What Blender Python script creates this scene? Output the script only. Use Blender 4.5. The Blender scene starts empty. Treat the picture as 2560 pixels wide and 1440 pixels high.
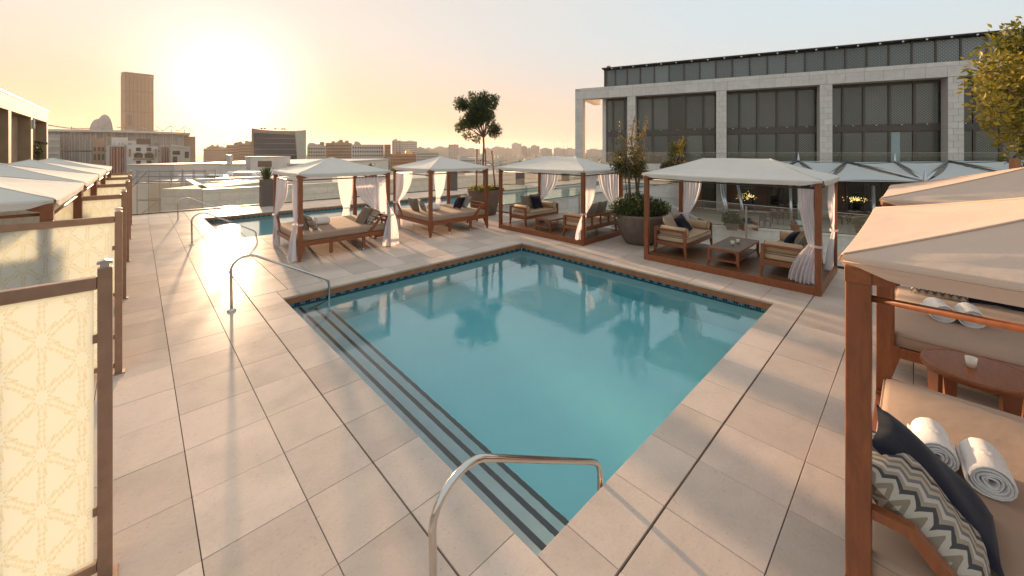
import bpy, bmesh, math, random
from mathutils import Vector, Matrix
random.seed(7)
PI = math.pi
sc = bpy.context.scene
COL = sc.collection

# ------------------------------------------------------------------ camera, sky, sun, exposure
# the ground plan is laid out on the pool's own axes: x and y run along the pool edges, z = 0 is the paving
UX, UY = 0.7203, 0.6937          # the camera looks along (UY, UX)
FPX, CX, HY, CAMZ = 971.5, 1280.0, 379.0, 3.0
cam_d = bpy.data.cameras.new('camera')
cam = bpy.data.objects.new('camera', cam_d)
COL.objects.link(cam)
cam.location = (0, 0, CAMZ)
cam.rotation_euler = (PI / 2, 0, -math.atan2(UY, UX))
cam_d.sensor_width = 36.0
cam_d.lens = FPX / 2560 * 36
cam_d.shift_y = -(720 - HY) / 2560
cam_d.clip_start = 0.05
cam_d.clip_end = 20000
sc.camera = cam

HAZE = 0.00010
SUN_EL = math.radians(6.8)
SUN_AZ = math.atan2(0.1384, 0.9904)
SDIR = Vector((math.sin(SUN_AZ) * math.cos(SUN_EL), math.cos(SUN_AZ) * math.cos(SUN_EL), math.sin(SUN_EL)))
sun_d = bpy.data.lights.new('sun', 'SUN')
sun_d.energy = 4.1
sun_d.angle = math.radians(1.5)
sun_d.color = (1.0, 0.66, 0.38)
sun = bpy.data.objects.new('sun', sun_d)
COL.objects.link(sun)
sun.location = (0, 0, 60)
sun.rotation_euler = SDIR.to_track_quat('Z', 'Y').to_euler()

world = bpy.data.worlds.new('World')
sc.world = world
world.use_nodes = True
wt = world.node_tree
wt.nodes.clear()
def wn(t, **k):
    n = wt.nodes.new(t)
    for a, b in k.items(): setattr(n, a, b)
    return n
def wl(a, b): wt.links.new(a, b)
def wmath(op, a, b=None, c=None):
    n = wn('ShaderNodeMath', operation=op)
    for i, x in enumerate((a, b, c)):
        if x is None: continue
        if isinstance(x, (int, float)): n.inputs[i].default_value = x
        else: wl(x, n.inputs[i])
    return n.outputs[0]
sky = wn('ShaderNodeTexSky', sky_type='NISHITA', sun_disc=False, sun_elevation=SUN_EL, sun_rotation=SUN_AZ,
         altitude=20, air_density=1.0, dust_density=3.5, ozone_density=1.0)
hsv = wn('ShaderNodeHueSaturation')
hsv.inputs['Saturation'].default_value = 0.8
hsv.inputs['Value'].default_value = 1.0
wl(sky.outputs[0], hsv.inputs['Color'])
tc = wn('ShaderNodeTexCoord')
dot = wn('ShaderNodeVectorMath', operation='DOT_PRODUCT')
wl(tc.outputs['Generated'], dot.inputs[0])
dot.inputs[1].default_value = SDIR
d0 = wmath('MAXIMUM', dot.outputs['Value'], 0.0)
sep = wn('ShaderNodeSeparateXYZ')
wl(tc.outputs['Generated'], sep.inputs[0])
zabs = wmath('ABSOLUTE', sep.outputs['Z'])
# the dusty air of a low sun: bluish away from the sun, cream towards it, peach to orange along the horizon,
# plus the forward scattered aureole; the same smooth function over the whole dome
def vmix(f, a, b):
    n = wn('ShaderNodeMix', data_type='VECTOR')
    if isinstance(f, float): n.inputs[0].default_value = f
    else: wl(f, n.inputs[0])
    for k, x in ((4, a), (5, b)):
        if isinstance(x, tuple): n.inputs[k].default_value = x
        else: wl(x, n.inputs[k])
    return n.outputs[1]
def vop(op, a, b):
    n = wn('ShaderNodeVectorMath', operation=op)
    for k, x in ((0, a), (1, b)):
        if isinstance(x, tuple): n.inputs[k].default_value = x
        else: wl(x, n.inputs[k])
    return n.outputs[0]
def lobe(p, col):
    m = wn('ShaderNodeVectorMath', operation='SCALE')
    m.inputs[0].default_value = col
    wl(wmath('POWER', d0, p), m.inputs['Scale'])
    return m.outputs[0]
dome = vmix(wmath('POWER', d0, 2.0), (2.5, 2.98, 3.2), (3.02, 2.78, 2.52))
low = vmix(wmath('POWER', d0, 6.0), (1.28, 0.90, 0.66), (1.12, 0.70, 0.36))
up_ = wn('ShaderNodeMapRange', interpolation_type='SMOOTHSTEP')
up_.inputs[1].default_value = -0.02; up_.inputs[2].default_value = 0.30
wl(zabs, up_.inputs[0])
tot = vop('MULTIPLY', dome, vmix(up_.outputs[0], low, (1.0, 1.0, 1.0)))
nsc = wn('ShaderNodeVectorMath', operation='SCALE'); nsc.inputs['Scale'].default_value = 0.010
wl(hsv.outputs[0], nsc.inputs[0])
tot = vop('ADD', tot, nsc.outputs[0])
tot = vop('ADD', tot, lobe(9.0, (0.25, 0.12, 0.04)))
tot = vop('ADD', tot, lobe(150.0, (3.6, 3.3, 2.9)))
bg = wn('ShaderNodeBackground')
bg.inputs['Strength'].default_value = 0.1
wl(tot, bg.inputs['Color'])
wo = wn('ShaderNodeOutputWorld')
wl(bg.outputs[0], wo.inputs['Surface'])

vs = sc.view_settings
vs.view_transform = 'Standard'
vs.look = 'None'
vs.exposure = 1.4
vs.gamma = 1.0
vs.use_curve_mapping = False
cy = sc.cycles
cy.use_denoising = True
try: cy.denoiser = 'OPENIMAGEDENOISE'
except Exception: pass
cy.max_bounces = 8
cy.diffuse_bounces = 3
cy.glossy_bounces = 4
cy.transmission_bounces = 6
cy.transparent_max_bounces = 24
cy.volume_bounces = 0
cy.caustics_reflective = False
cy.caustics_refractive = True      # the pool floor is lit through the water
cy.sample_clamp_indirect = 6.0

# ------------------------------------------------------------------ helpers
class MB:
    """collects geometry and links it as one mesh object"""
    def __init__(s): s.v = []; s.f = []; s.sm = []
    def add(s, vs_, fs, smooth=False):
        o = len(s.v); s.v += [tuple(p) for p in vs_]
        for f in fs: s.f.append(tuple(i + o for i in f)); s.sm.append(smooth)
        return s
    def box(s, x0, x1, y0, y1, z0, z1, b=0.0):
        if x0 > x1: x0, x1 = x1, x0
        if y0 > y1: y0, y1 = y1, y0
        if z0 > z1: z0, z1 = z1, z0
        if b <= 0:
            vs_ = [(x0,y0,z0),(x1,y0,z0),(x1,y1,z0),(x0,y1,z0),(x0,y0,z1),(x1,y0,z1),(x1,y1,z1),(x0,y1,z1)]
            return s.add(vs_, [(0,3,2,1),(4,5,6,7),(0,1,5,4),(1,2,6,5),(2,3,7,6),(3,0,4,7)])
        vs_ = []; ix = {}
        X = (x0, x1); Y = (y0, y1); Z = (z0, z1)
        for i in (0,1):
            for j in (0,1):
                for k in (0,1):
                    dx = b if i == 0 else -b; dy = b if j == 0 else -b; dz = b if k == 0 else -b
                    for a in range(3):
                        p = [X[i], Y[j], Z[k]]
                        if a != 0: p[0] += dx
                        if a != 1: p[1] += dy
                        if a != 2: p[2] += dz
                        ix[(i,j,k,a)] = len(vs_); vs_.append(tuple(p))
        F = []
        for i in (0,1): F.append([ix[(i,j,k,0)] for j,k in ((0,0),(1,0),(1,1),(0,1))])
        for j in (0,1): F.append([ix[(i,j,k,1)] for i,k in ((0,0),(1,0),(1,1),(0,1))])
        for k in (0,1): F.append([ix[(i,j,k,2)] for i,j in ((0,0),(1,0),(1,1),(0,1))])
        for i in (0,1):
            for j in (0,1): F.append([ix[(i,j,0,0)], ix[(i,j,1,0)], ix[(i,j,1,1)], ix[(i,j,0,1)]])
            for k in (0,1): F.append([ix[(i,0,k,0)], ix[(i,1,k,0)], ix[(i,1,k,2)], ix[(i,0,k,2)]])
        for j in (0,1):
            for k in (0,1): F.append([ix[(0,j,k,1)], ix[(1,j,k,1)], ix[(1,j,k,2)], ix[(0,j,k,2)]])
        for i in (0,1):
            for j in (0,1):
                for k in (0,1): F.append([ix[(i,j,k,0)], ix[(i,j,k,1)], ix[(i,j,k,2)]])
        return s.add(vs_, F)
    def loft(s, rings, cap=True, smooth=False):
        n = len(rings[0]); vs_ = [p for r in rings for p in r]; F = []
        for a in range(len(rings) - 1):
            for i in range(n):
                j = (i + 1) % n
                F.append((a*n+i, a*n+j, (a+1)*n+j, (a+1)*n+i))
        if cap:
            F.append(tuple(range(n))[::-1]); F.append(tuple((len(rings)-1)*n + i for i in range(n)))
        return s.add(vs_, F, smooth)
    def rects(s, L):
        """tapered square post: list of (cx, cy, hx, hy, z)"""
        return s.loft([[(cx-hx,cy-hy,z),(cx+hx,cy-hy,z),(cx+hx,cy+hy,z),(cx-hx,cy+hy,z)] for cx,cy,hx,hy,z in L])
    def tube(s, pts, r, n=8, smooth=True, cap=True):
        P = [Vector(p) for p in pts]; rings = []
        rr = r if isinstance(r, (list, tuple)) else [r] * len(P)
        up = None
        for i, p in enumerate(P):
            t = (P[min(i+1, len(P)-1)] - P[max(i-1, 0)]).normalized()
            if up is None:
                up = Vector((0,0,1)) if abs(t.z) < 0.9 else Vector((1,0,0))
            a = t.cross(up)
            if a.length < 1e-5: a = t.orthogonal()
            a.normalize(); b = a.cross(t).normalized(); up = b
            rings.append([p + (a*math.cos(2*PI*k/n) + b*math.sin(2*PI*k/n)) * rr[i] for k in range(n)])
        return s.loft(rings, cap, smooth)
    def prism(s, poly, axis, a, b):
        """polygon in the plane across axis, extruded from a to b"""
        n = len(poly)
        def P(p, t):
            if axis == 'x': return (t, p[0], p[1])
            if axis == 'y': return (p[0], t, p[1])
            return (p[0], p[1], t)
        vs_ = [P(p, a) for p in poly] + [P(p, b) for p in poly]
        F = [tuple(range(n))[::-1], tuple(range(n, 2*n))] + [(i, (i+1) % n, n+(i+1) % n, n+i) for i in range(n)]
        return s.add(vs_, F)
    def lathe(s, prof, n=24, c=(0,0,0), smooth=True, cap=True):
        return s.loft([[(c[0]+r*math.cos(2*PI*k/n), c[1]+r*math.sin(2*PI*k/n), c[2]+z) for k in range(n)] for r, z in prof], cap, smooth)
    def grid(s, fn, nu, nv, smooth=True):
        vs_ = [fn(i/nu, j/nv) for j in range(nv+1) for i in range(nu+1)]
        F = [(j*(nu+1)+i, j*(nu+1)+i+1, (j+1)*(nu+1)+i+1, (j+1)*(nu+1)+i) for j in range(nv) for i in range(nu)]
        return s.add(vs_, F, smooth)
    def xform(s, M, start=0):
        for i in range(start, len(s.v)): s.v[i] = tuple(M @ Vector(s.v[i]))
        return s
    def mesh(s, name, mat, normals=True):
        me = bpy.data.meshes.new(name)
        me.from_pydata(s.v, [], s.f)
        me.polygons.foreach_set('use_smooth', s.sm)
        if normals:
            bm = bmesh.new(); bm.from_mesh(me)
            bmesh.ops.recalc_face_normals(bm, faces=bm.faces)
            bm.to_mesh(me); bm.free()
        if mat is not None: me.materials.append(mat)
        me.update()
        return me
    def obj(s, name, mat, parent=None, loc=None, rotz=None, normals=True):
        o = bpy.data.objects.new(name, s.mesh(name, mat, normals))
        COL.objects.link(o)
        if parent: o.parent = parent
        if loc: o.location = loc
        if rotz: o.rotation_euler = (0, 0, rotz)
        return o
def inst(me, name, parent=None, loc=(0,0,0), rot=None, scale=None):
    o = bpy.data.objects.new(name, me); COL.objects.link(o)
    if parent: o.parent = parent
    o.location = loc
    if rot: o.rotation_euler = rot
    if scale: o.scale = scale
    return o
def tag(o, label=None, cat=None, group=None, kind=None):
    if label: o['label'] = label
    if cat: o['category'] = cat
    if group: o['group'] = group
    if kind: o['kind'] = kind
    return o
def thing(name, label, cat, loc=(0,0,0), rotz=0.0, group=None):
    o = bpy.data.objects.new(name, None); COL.objects.link(o)
    o.empty_display_size = 0.3
    o.location = loc; o.rotation_euler = (0, 0, rotz)
    return tag(o, label, cat, group)
def dup(root, label, loc, rotz=None, group=None):
    def cp(o, parent):
        c = o.copy(); COL.objects.link(c)
        if parent: c.parent = parent
        for k in o.children: cp(k, c)
        return c
    r = cp(root, None); r.location = loc
    if rotz is not None: r.rotation_euler = (0, 0, rotz)
    r['label'] = label
    if group: r['group'] = group
    return r
def W(X, Y, z=0.0):
    """a point X metres to the right of and Y metres ahead of the viewpoint"""
    return Vector((X*UX + Y*UY, -X*UY + Y*UX, z))
def at(px, py, Y):
    return W((px - CX) / FPX * Y, Y, CAMZ - (py - HY) / FPX * Y)
CAMROT = -math.atan2(UY, UX)

# ------------------------------------------------------------------ materials
def nodes(name):
    m = bpy.data.materials.new(name); m.use_nodes = True
    t = m.node_tree; b = t.nodes['Principled BSDF']
    return m, t, b
def N(t, typ, **k):
    n = t.nodes.new(typ)
    for a, v in k.items():
        if hasattr(n, a): setattr(n, a, v)
        else: n.inputs[a].default_value = v
    return n
def ramp(t, fac, stops):
    r = N(t, 'ShaderNodeValToRGB')
    e = r.color_ramp.elements
    while len(e) < len(stops): e.new(0.5)
    for i, (p, c) in enumerate(stops):
        e[i].position = p; e[i].color = (*c, 1) if len(c) == 3 else c
    t.links.new(fac, r.inputs[0])
    return r.outputs[0]
def mul(c, k): return tuple(min(1, x*k) for x in c)
def schlick(t, f0, normal=None, power=5.0):
    """mirror share of a thin surface, the same from both sides"""
    g = N(t, 'ShaderNodeNewGeometry')
    d = N(t, 'ShaderNodeVectorMath', operation='DOT_PRODUCT')
    t.links.new(g.outputs['Incoming'], d.inputs[0]); t.links.new(normal or g.outputs['Normal'], d.inputs[1])
    a = N(t, 'ShaderNodeMath', operation='ABSOLUTE'); t.links.new(d.outputs['Value'], a.inputs[0])
    o = N(t, 'ShaderNodeMath', operation='SUBTRACT'); o.inputs[0].default_value = 1.0; t.links.new(a.outputs[0], o.inputs[1])
    p = N(t, 'ShaderNodeMath', operation='POWER'); p.inputs[1].default_value = power; t.links.new(o.outputs[0], p.inputs[0])
    m = N(t, 'ShaderNodeMath', operation='MULTIPLY_ADD'); m.inputs[1].default_value = 1 - f0; m.inputs[2].default_value = f0
    t.links.new(p.outputs[0], m.inputs[0])
    return m.outputs[0]
def surf(name, col, rough=0.6, var=0.12, scale=6.0, bump=0.0, bscale=40.0, metal=0.0, spec=0.5, stretch=None, rnd=0.0, coat=0.0, coord='Object'):
    m, t, b = nodes(name)
    tcn = N(t, 'ShaderNodeTexCoord')
    src = tcn.outputs[coord]
    if stretch:
        mp = N(t, 'ShaderNodeMapping'); mp.inputs['Scale'].default_value = stretch
        t.links.new(src, mp.inputs[0]); src = mp.outputs[0]
    oi = N(t, 'ShaderNodeObjectInfo')
    off = N(t, 'ShaderNodeVectorMath', operation='ADD')
    rs = N(t, 'ShaderNodeVectorMath', operation='SCALE'); rs.inputs[0].default_value = (37, 17, 29)
    t.links.new(oi.outputs['Random'], rs.inputs['Scale'])
    t.links.new(src, off.inputs[0]); t.links.new(rs.outputs[0], off.inputs[1])
    nz = N(t, 'ShaderNodeTexNoise', Scale=scale, Detail=6.0, Roughness=0.6)
    t.links.new(off.outputs[0], nz.inputs['Vector'])
    c = ramp(t, nz.outputs['Fac'], [(0.28, mul(col, 1-var*1.4)), (0.72, mul(col, 1+var))])
    if rnd:
        mx = N(t, 'ShaderNodeHueSaturation')
        mr = N(t, 'ShaderNodeMapRange'); mr.inputs[3].default_value = 1-rnd; mr.inputs[4].default_value = 1+rnd
        t.links.new(oi.outputs['Random'], mr.inputs[0]); t.links.new(mr.outputs[0], mx.inputs['Value'])
        t.links.new(c, mx.inputs['Color']); c = mx.outputs[0]
    t.links.new(c, b.inputs['Base Color'])
    b.inputs['Roughness'].default_value = rough
    b.inputs['Metallic'].default_value = metal
    b.inputs['Specular IOR Level'].default_value = spec
    if coat: b.inputs['Coat Weight'].default_value = coat; b.inputs['Coat Roughness'].default_value = 0.15
    if bump:
        n2 = N(t, 'ShaderNodeTexNoise', Scale=bscale, Detail=4.0)
        t.links.new(off.outputs[0], n2.inputs['Vector'])
        bp = N(t, 'ShaderNodeBump', Strength=bump, Distance=0.01)
        t.links.new(n2.outputs['Fac'], bp.inputs['Height']); t.links.new(bp.outputs[0], b.inputs['Normal'])
    return m
def cloth(name, col, trans=0.3, var=0.05, weave=0.25, tcol=None, holes=0.0):
    """woven fabric that lets some light through"""
    m, t, b = nodes(name)
    out = t.nodes['Material Output']
    tcn = N(t, 'ShaderNodeTexCoord')
    nz = N(t, 'ShaderNodeTexNoise', Scale=2.5, Detail=5.0)
    t.links.new(tcn.outputs['Object'], nz.inputs['Vector'])
    c = ramp(t, nz.outputs['Fac'], [(0.3, mul(col, 1-var)), (0.7, mul(col, 1+var))])
    t.links.new(c, b.inputs['Base Color'])
    b.inputs['Roughness'].default_value = 0.9
    b.inputs['Specular IOR Level'].default_value = 0.15
    b.inputs['Sheen Weight'].default_value = 0.15
    n2 = N(t, 'ShaderNodeTexNoise', Scale=260.0, Detail=2.0)
    n3 = N(t, 'ShaderNodeTexNoise', Scale=5.0, Detail=3.0)
    t.links.new(tcn.outputs['Object'], n2.inputs['Vector']); t.links.new(tcn.outputs['Object'], n3.inputs['Vector'])
    ad = N(t, 'ShaderNodeMath', operation='MULTIPLY_ADD'); ad.inputs[1].default_value = 0.12
    t.links.new(n2.outputs['Fac'], ad.inputs[0]); t.links.new(n3.outputs['Fac'], ad.inputs[2])
    bp = N(t, 'ShaderNodeBump', Strength=weave, Distance=0.03)
    t.links.new(ad.outputs[0], bp.inputs['Height']); t.links.new(bp.outputs[0], b.inputs['Normal'])
    sh = b.outputs[0]
    if trans:
        tr = N(t, 'ShaderNodeBsdfTranslucent'); tr.inputs['Color'].default_value = (*(tcol or col), 1)
        mx = N(t, 'ShaderNodeMixShader'); mx.inputs[0].default_value = trans
        t.links.new(sh, mx.inputs[1]); t.links.new(tr.outputs[0], mx.inputs[2]); sh = mx.outputs[0]
    if holes:
        tp = N(t, 'ShaderNodeBsdfTransparent')
        mx = N(t, 'ShaderNodeMixShader'); mx.inputs[0].default_value = holes
        t.links.new(sh, mx.inputs[1]); t.links.new(tp.outputs[0], mx.inputs[2]); sh = mx.outputs[0]
    t.links.new(sh, out.inputs['Surface'])
    return m
def wood(name, col, rough=0.38, sc_=(1.2, 14, 14), var=0.32):
    m, t, b = nodes(name)
    tcn = N(t, 'ShaderNodeTexCoord'); oi = N(t, 'ShaderNodeObjectInfo')
    rs = N(t, 'ShaderNodeVectorMath', operation='SCALE'); rs.inputs[0].default_value = (13, 7, 19)
    t.links.new(oi.outputs['Random'], rs.inputs['Scale'])
    ad = N(t, 'ShaderNodeVectorMath', operation='ADD')
    t.links.new(tcn.outputs['Object'], ad.inputs[0]); t.links.new(rs.outputs[0], ad.inputs[1])
    mp = N(t, 'ShaderNodeMapping'); mp.inputs['Scale'].default_value = sc_
    t.links.new(ad.outputs[0], mp.inputs[0])
    nz = N(t, 'ShaderNodeTexNoise', Scale=3.2, Detail=8.0, Roughness=0.65, Distortion=0.6)
    t.links.new(mp.outputs[0], nz.inputs['Vector'])
    c = ramp(t, nz.outputs['Fac'], [(0.25, mul(col, 1-var)), (0.5, col), (0.78, mul(col, 1+var))])
    hs = N(t, 'ShaderNodeHueSaturation'); mr = N(t, 'ShaderNodeMapRange')
    mr.inputs[3].default_value = 0.88; mr.inputs[4].default_value = 1.12
    t.links.new(oi.outputs['Random'], mr.inputs[0]); t.links.new(mr.outputs[0], hs.inputs['Value']); t.links.new(c, hs.inputs['Color'])
    t.links.new(hs.outputs[0], b.inputs['Base Color'])
    b.inputs['Roughness'].default_value = rough
    bp = N(t, 'ShaderNodeBump', Strength=0.08, Distance=0.004)
    t.links.new(nz.outputs['Fac'], bp.inputs['Height']); t.links.new(bp.outputs[0], b.inputs['Normal'])
    return m
def glass(name, tint, gloss=0.03, dirt=0.0, rough=0.0, dirtcol=(0.8,0.8,0.8)):
    """thin pane: light passes straight through, Fresnel mirror on top, a little dust that catches the sun"""
    m, t, b = nodes(name); out = t.nodes['Material Output']; t.nodes.remove(b)
    tp = N(t, 'ShaderNodeBsdfTransparent'); tp.inputs['Color'].default_value = (*tint, 1)
    gl = N(t, 'ShaderNodeBsdfGlossy'); gl.inputs['Roughness'].default_value = rough
    mx = N(t, 'ShaderNodeMixShader')
    t.links.new(schlick(t, gloss), mx.inputs[0]); t.links.new(tp.outputs[0], mx.inputs[1]); t.links.new(gl.outputs[0], mx.inputs[2])
    sh = mx.outputs[0]
    if dirt:
        df = N(t, 'ShaderNodeBsdfTranslucent'); df.inputs['Color'].default_value = (*dirtcol, 1)
        m2 = N(t, 'ShaderNodeMixShader'); m2.inputs[0].default_value = dirt
        t.links.new(sh, m2.inputs[1]); t.links.new(df.outputs[0], m2.inputs[2]); sh = m2.outputs[0]
    t.links.new(sh, out.inputs['Surface'])
    return m
def tile_mat(name, col):
    m, t, b = nodes(name)
    tcn = N(t, 'ShaderNodeNewGeometry'); oi = N(t, 'ShaderNodeObjectInfo')
    at_ = N(t, 'ShaderNodeAttribute', attribute_name='tone')
    sm = N(t, 'ShaderNodeMath', operation='ADD')
    t.links.new(oi.outputs['Random'], sm.inputs[0]); t.links.new(at_.outputs['Fac'], sm.inputs[1])
    fr = N(t, 'ShaderNodeMath', operation='FRACT'); t.links.new(sm.outputs[0], fr.inputs[0])
    rs = N(t, 'ShaderNodeVectorMath', operation='SCALE'); rs.inputs[0].default_value = (23, 31, 11)
    t.links.new(fr.outputs[0], rs.inputs['Scale'])
    ad = N(t, 'ShaderNodeVectorMath', operation='ADD')
    t.links.new(tcn.outputs['Position'], ad.inputs[0]); t.links.new(rs.outputs[0], ad.inputs[1])
    mp = N(t, 'ShaderNodeMapping'); mp.inputs['Scale'].default_value = (1.0, 1.3, 1.0)
    t.links.new(ad.outputs[0], mp.inputs[0])
    cl = N(t, 'ShaderNodeTexNoise', Scale=1.6, Detail=7.0, Roughness=0.62, Distortion=0.5)
    pit = N(t, 'ShaderNodeTexNoise', Scale=34.0, Detail=5.0, Roughness=0.7)
    t.links.new(mp.outputs[0], cl.inputs['Vector']); t.links.new(mp.outputs[0], pit.inputs['Vector'])
    wear = N(t, 'ShaderNodeTexNoise', Scale=0.55, Detail=5.0, Roughness=0.6)
    t.links.new(tcn.outputs['Position'], wear.inputs['Vector'])
    mw = N(t, 'ShaderNodeMath', operation='MULTIPLY_ADD'); mw.inputs[1].default_value = 0.45; t.links.new(wear.outputs['Fac'], mw.inputs[0])
    mh = N(t, 'ShaderNodeMath', operation='MULTIPLY'); mh.inputs[1].default_value = 0.55; t.links.new(cl.outputs['Fac'], mh.inputs[0]); t.links.new(mh.outputs[0], mw.inputs[2])
    c1 = ramp(t, mw.outputs[0], [(0.3, mul(col, 0.82)), (0.5, col), (0.68, mul(col, 1.1))])
    c2 = ramp(t, pit.outputs['Fac'], [(0.26, (0.62, 0.55, 0.47)), (0.38, (0.97, 0.96, 0.95)), (0.7, (1.04, 1.04, 1.04))])
    mx = N(t, 'ShaderNodeMix', data_type='RGBA', blend_type='MULTIPLY'); mx.inputs[0].default_value = 1.0
    t.links.new(c1, mx.inputs[6]); t.links.new(c2, mx.inputs[7])
    hs = N(t, 'ShaderNodeHueSaturation'); mr = N(t, 'ShaderNodeMapRange')
    mr.inputs[3].default_value = 0.86; mr.inputs[4].default_value = 1.1
    t.links.new(fr.outputs[0], mr.inputs[0]); t.links.new(mr.outputs[0], hs.inputs['Value']); t.links.new(mx.outputs[2], hs.inputs['Color'])
    t.links.new(hs.outputs[0], b.inputs['Base Color'])
    b.inputs['Roughness'].default_value = 0.7
    b.inputs['Specular IOR Level'].default_value = 0.0
    bp = N(t, 'ShaderNodeBump', Strength=0.25, Distance=0.004)
    t.links.new(pit.outputs['Fac'], bp.inputs['Height']); t.links.new(bp.outputs[0], b.inputs['Normal'])
    gl = N(t, 'ShaderNodeBsdfGlossy'); rr = N(t, 'ShaderNodeMapRange'); rr.inputs[3].default_value = 0.22; rr.inputs[4].default_value = 0.40
    t.links.new(cl.outputs['Fac'], rr.inputs[0]); t.links.new(rr.outputs[0], gl.inputs['Roughness'])
    pol = N(t, 'ShaderNodeMath', operation='MULTIPLY'); pol.inputs[1].default_value = 0.2
    t.links.new(schlick(t, 0.03), pol.inputs[0])
    ms = N(t, 'ShaderNodeMixShader'); t.links.new(pol.outputs[0], ms.inputs[0]); t.links.new(b.outputs[0], ms.inputs[1]); t.links.new(gl.outputs[0], ms.inputs[2])
    t.links.new(ms.outputs[0], t.nodes['Material Output'].inputs['Surface'])
    return m
def water_mat(name, tint, amp=0.035, scale=5.0):
    m, t, b = nodes(name); out = t.nodes['Material Output']; t.nodes.remove(b)
    g = N(t, 'ShaderNodeNewGeometry')
    mp = N(t, 'ShaderNodeMapping'); mp.inputs['Scale'].default_value = (1, 1, 1)
    t.links.new(g.outputs['Position'], mp.inputs[0])
    n1 = N(t, 'ShaderNodeTexNoise', Scale=scale, Detail=3.0, Roughness=0.5, Distortion=0.4)
    n2 = N(t, 'ShaderNodeTexNoise', Scale=scale*5, Detail=2.0, Roughness=0.5)
    t.links.new(mp.outputs[0], n1.inputs['Vector']); t.links.new(mp.outputs[0], n2.inputs['Vector'])
    a = N(t, 'ShaderNodeMath', operation='MULTIPLY_ADD'); a.inputs[1].default_value = 0.25
    t.links.new(n2.outputs['Fac'], a.inputs[0]); t.links.new(n1.outputs['Fac'], a.inputs[2])
    bp = N(t, 'ShaderNodeBump', Strength=amp, Distance=0.05)
    t.links.new(a.outputs[0], bp.inputs['Height'])
    tp = N(t, 'ShaderNodeBsdfRefraction', IOR=1.333); tp.inputs['Color'].default_value = (*tint, 1); tp.inputs['Roughness'].default_value = 0.0
    t.links.new(bp.outputs[0], tp.inputs['Normal'])
    gl = N(t, 'ShaderNodeBsdfGlossy'); gl.inputs['Roughness'].default_value = 0.012
    t.links.new(bp.outputs[0], gl.inputs['Normal'])
    mx = N(t, 'ShaderNodeMixShader')
    t.links.new(schlick(t, 0.05, bp.outputs[0], 3.6), mx.inputs[0]); t.links.new(tp.outputs[0], mx.inputs[1]); t.links.new(gl.outputs[0], mx.inputs[2])
    t.links.new(mx.outputs[0], out.inputs['Surface'])
    va = N(t, 'ShaderNodeVolumeAbsorption'); va.inputs['Color'].default_value = (0.36, 0.86, 0.92, 1); va.inputs['Density'].default_value = 0.27
    t.links.new(va.outputs[0], out.inputs['Volume'])
    return m
def leaf_mat(name, c0, c1, trans=0.35):
    m, t, b = nodes(name); out = t.nodes['Material Output']
    at_ = N(t, 'ShaderNodeAttribute', attribute_name='tone')
    c = ramp(t, at_.outputs['Fac'], [(0.0, c0), (1.0, c1)])
    t.links.new(c, b.inputs['Base Color']); b.inputs['Roughness'].default_value = 0.45
    tr = N(t, 'ShaderNodeBsdfTranslucent'); t.links.new(c, tr.inputs['Color'])
    mx = N(t, 'ShaderNodeMixShader'); mx.inputs[0].default_value = trans
    t.links.new(b.outputs[0], mx.inputs[1]); t.links.new(tr.outputs[0], mx.inputs[2]); t.links.new(mx.outputs[0], out.inputs['Surface'])
    return m
def zigzag(name, cols, axis_u='X', axis_v='Y', per=0.1, amp=0.05, band=0.14):
    """chevron print"""
    m, t, b = nodes(name)
    tcn = N(t, 'ShaderNodeTexCoord'); sp = N(t, 'ShaderNodeSeparateXYZ'); t.links.new(tcn.outputs['Object'], sp.inputs[0])
    pp = N(t, 'ShaderNodeMath', operation='PINGPONG'); pp.inputs[1].default_value = per/2
    t.links.new(sp.outputs[axis_u], pp.inputs[0])
    ml = N(t, 'ShaderNodeMath', operation='MULTIPLY'); ml.inputs[1].default_value = amp/(per/2); t.links.new(pp.outputs[0], ml.inputs[0])
    ad = N(t, 'ShaderNodeMath', operation='ADD'); t.links.new(sp.outputs[axis_v], ad.inputs[0]); t.links.new(ml.outputs[0], ad.inputs[1])
    md = N(t, 'ShaderNodeMath', operation='DIVIDE'); md.inputs[1].default_value = band; t.links.new(ad.outputs[0], md.inputs[0])
    fr = N(t, 'ShaderNodeMath', operation='FRACT'); t.links.new(md.outputs[0], fr.inputs[0])
    r = N(t, 'ShaderNodeValToRGB'); r.color_ramp.interpolation = 'CONSTANT'
    e = r.color_ramp.elements
    while len(e) < len(cols): e.new(0.5)
    for i, c in enumerate(cols): e[i].position = i/len(cols); e[i].color = (*c, 1)
    t.links.new(fr.outputs[0], r.inputs[0])
    nz = N(t, 'ShaderNodeTexNoise', Scale=300.0); t.links.new(tcn.outputs['Object'], nz.inputs['Vector'])
    mx = N(t, 'ShaderNodeMix', data_type='RGBA', blend_type='MULTIPLY'); mx.inputs[0].default_value = 0.5
    t.links.new(r.outputs[0], mx.inputs[6]); t.links.new(nz.outputs['Fac'], mx.inputs[7])
    t.links.new(mx.outputs[2], b.inputs['Base Color']); b.inputs['Roughness'].default_value = 0.9; b.inputs['Specular IOR Level'].default_value = 0.1
    return m
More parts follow.
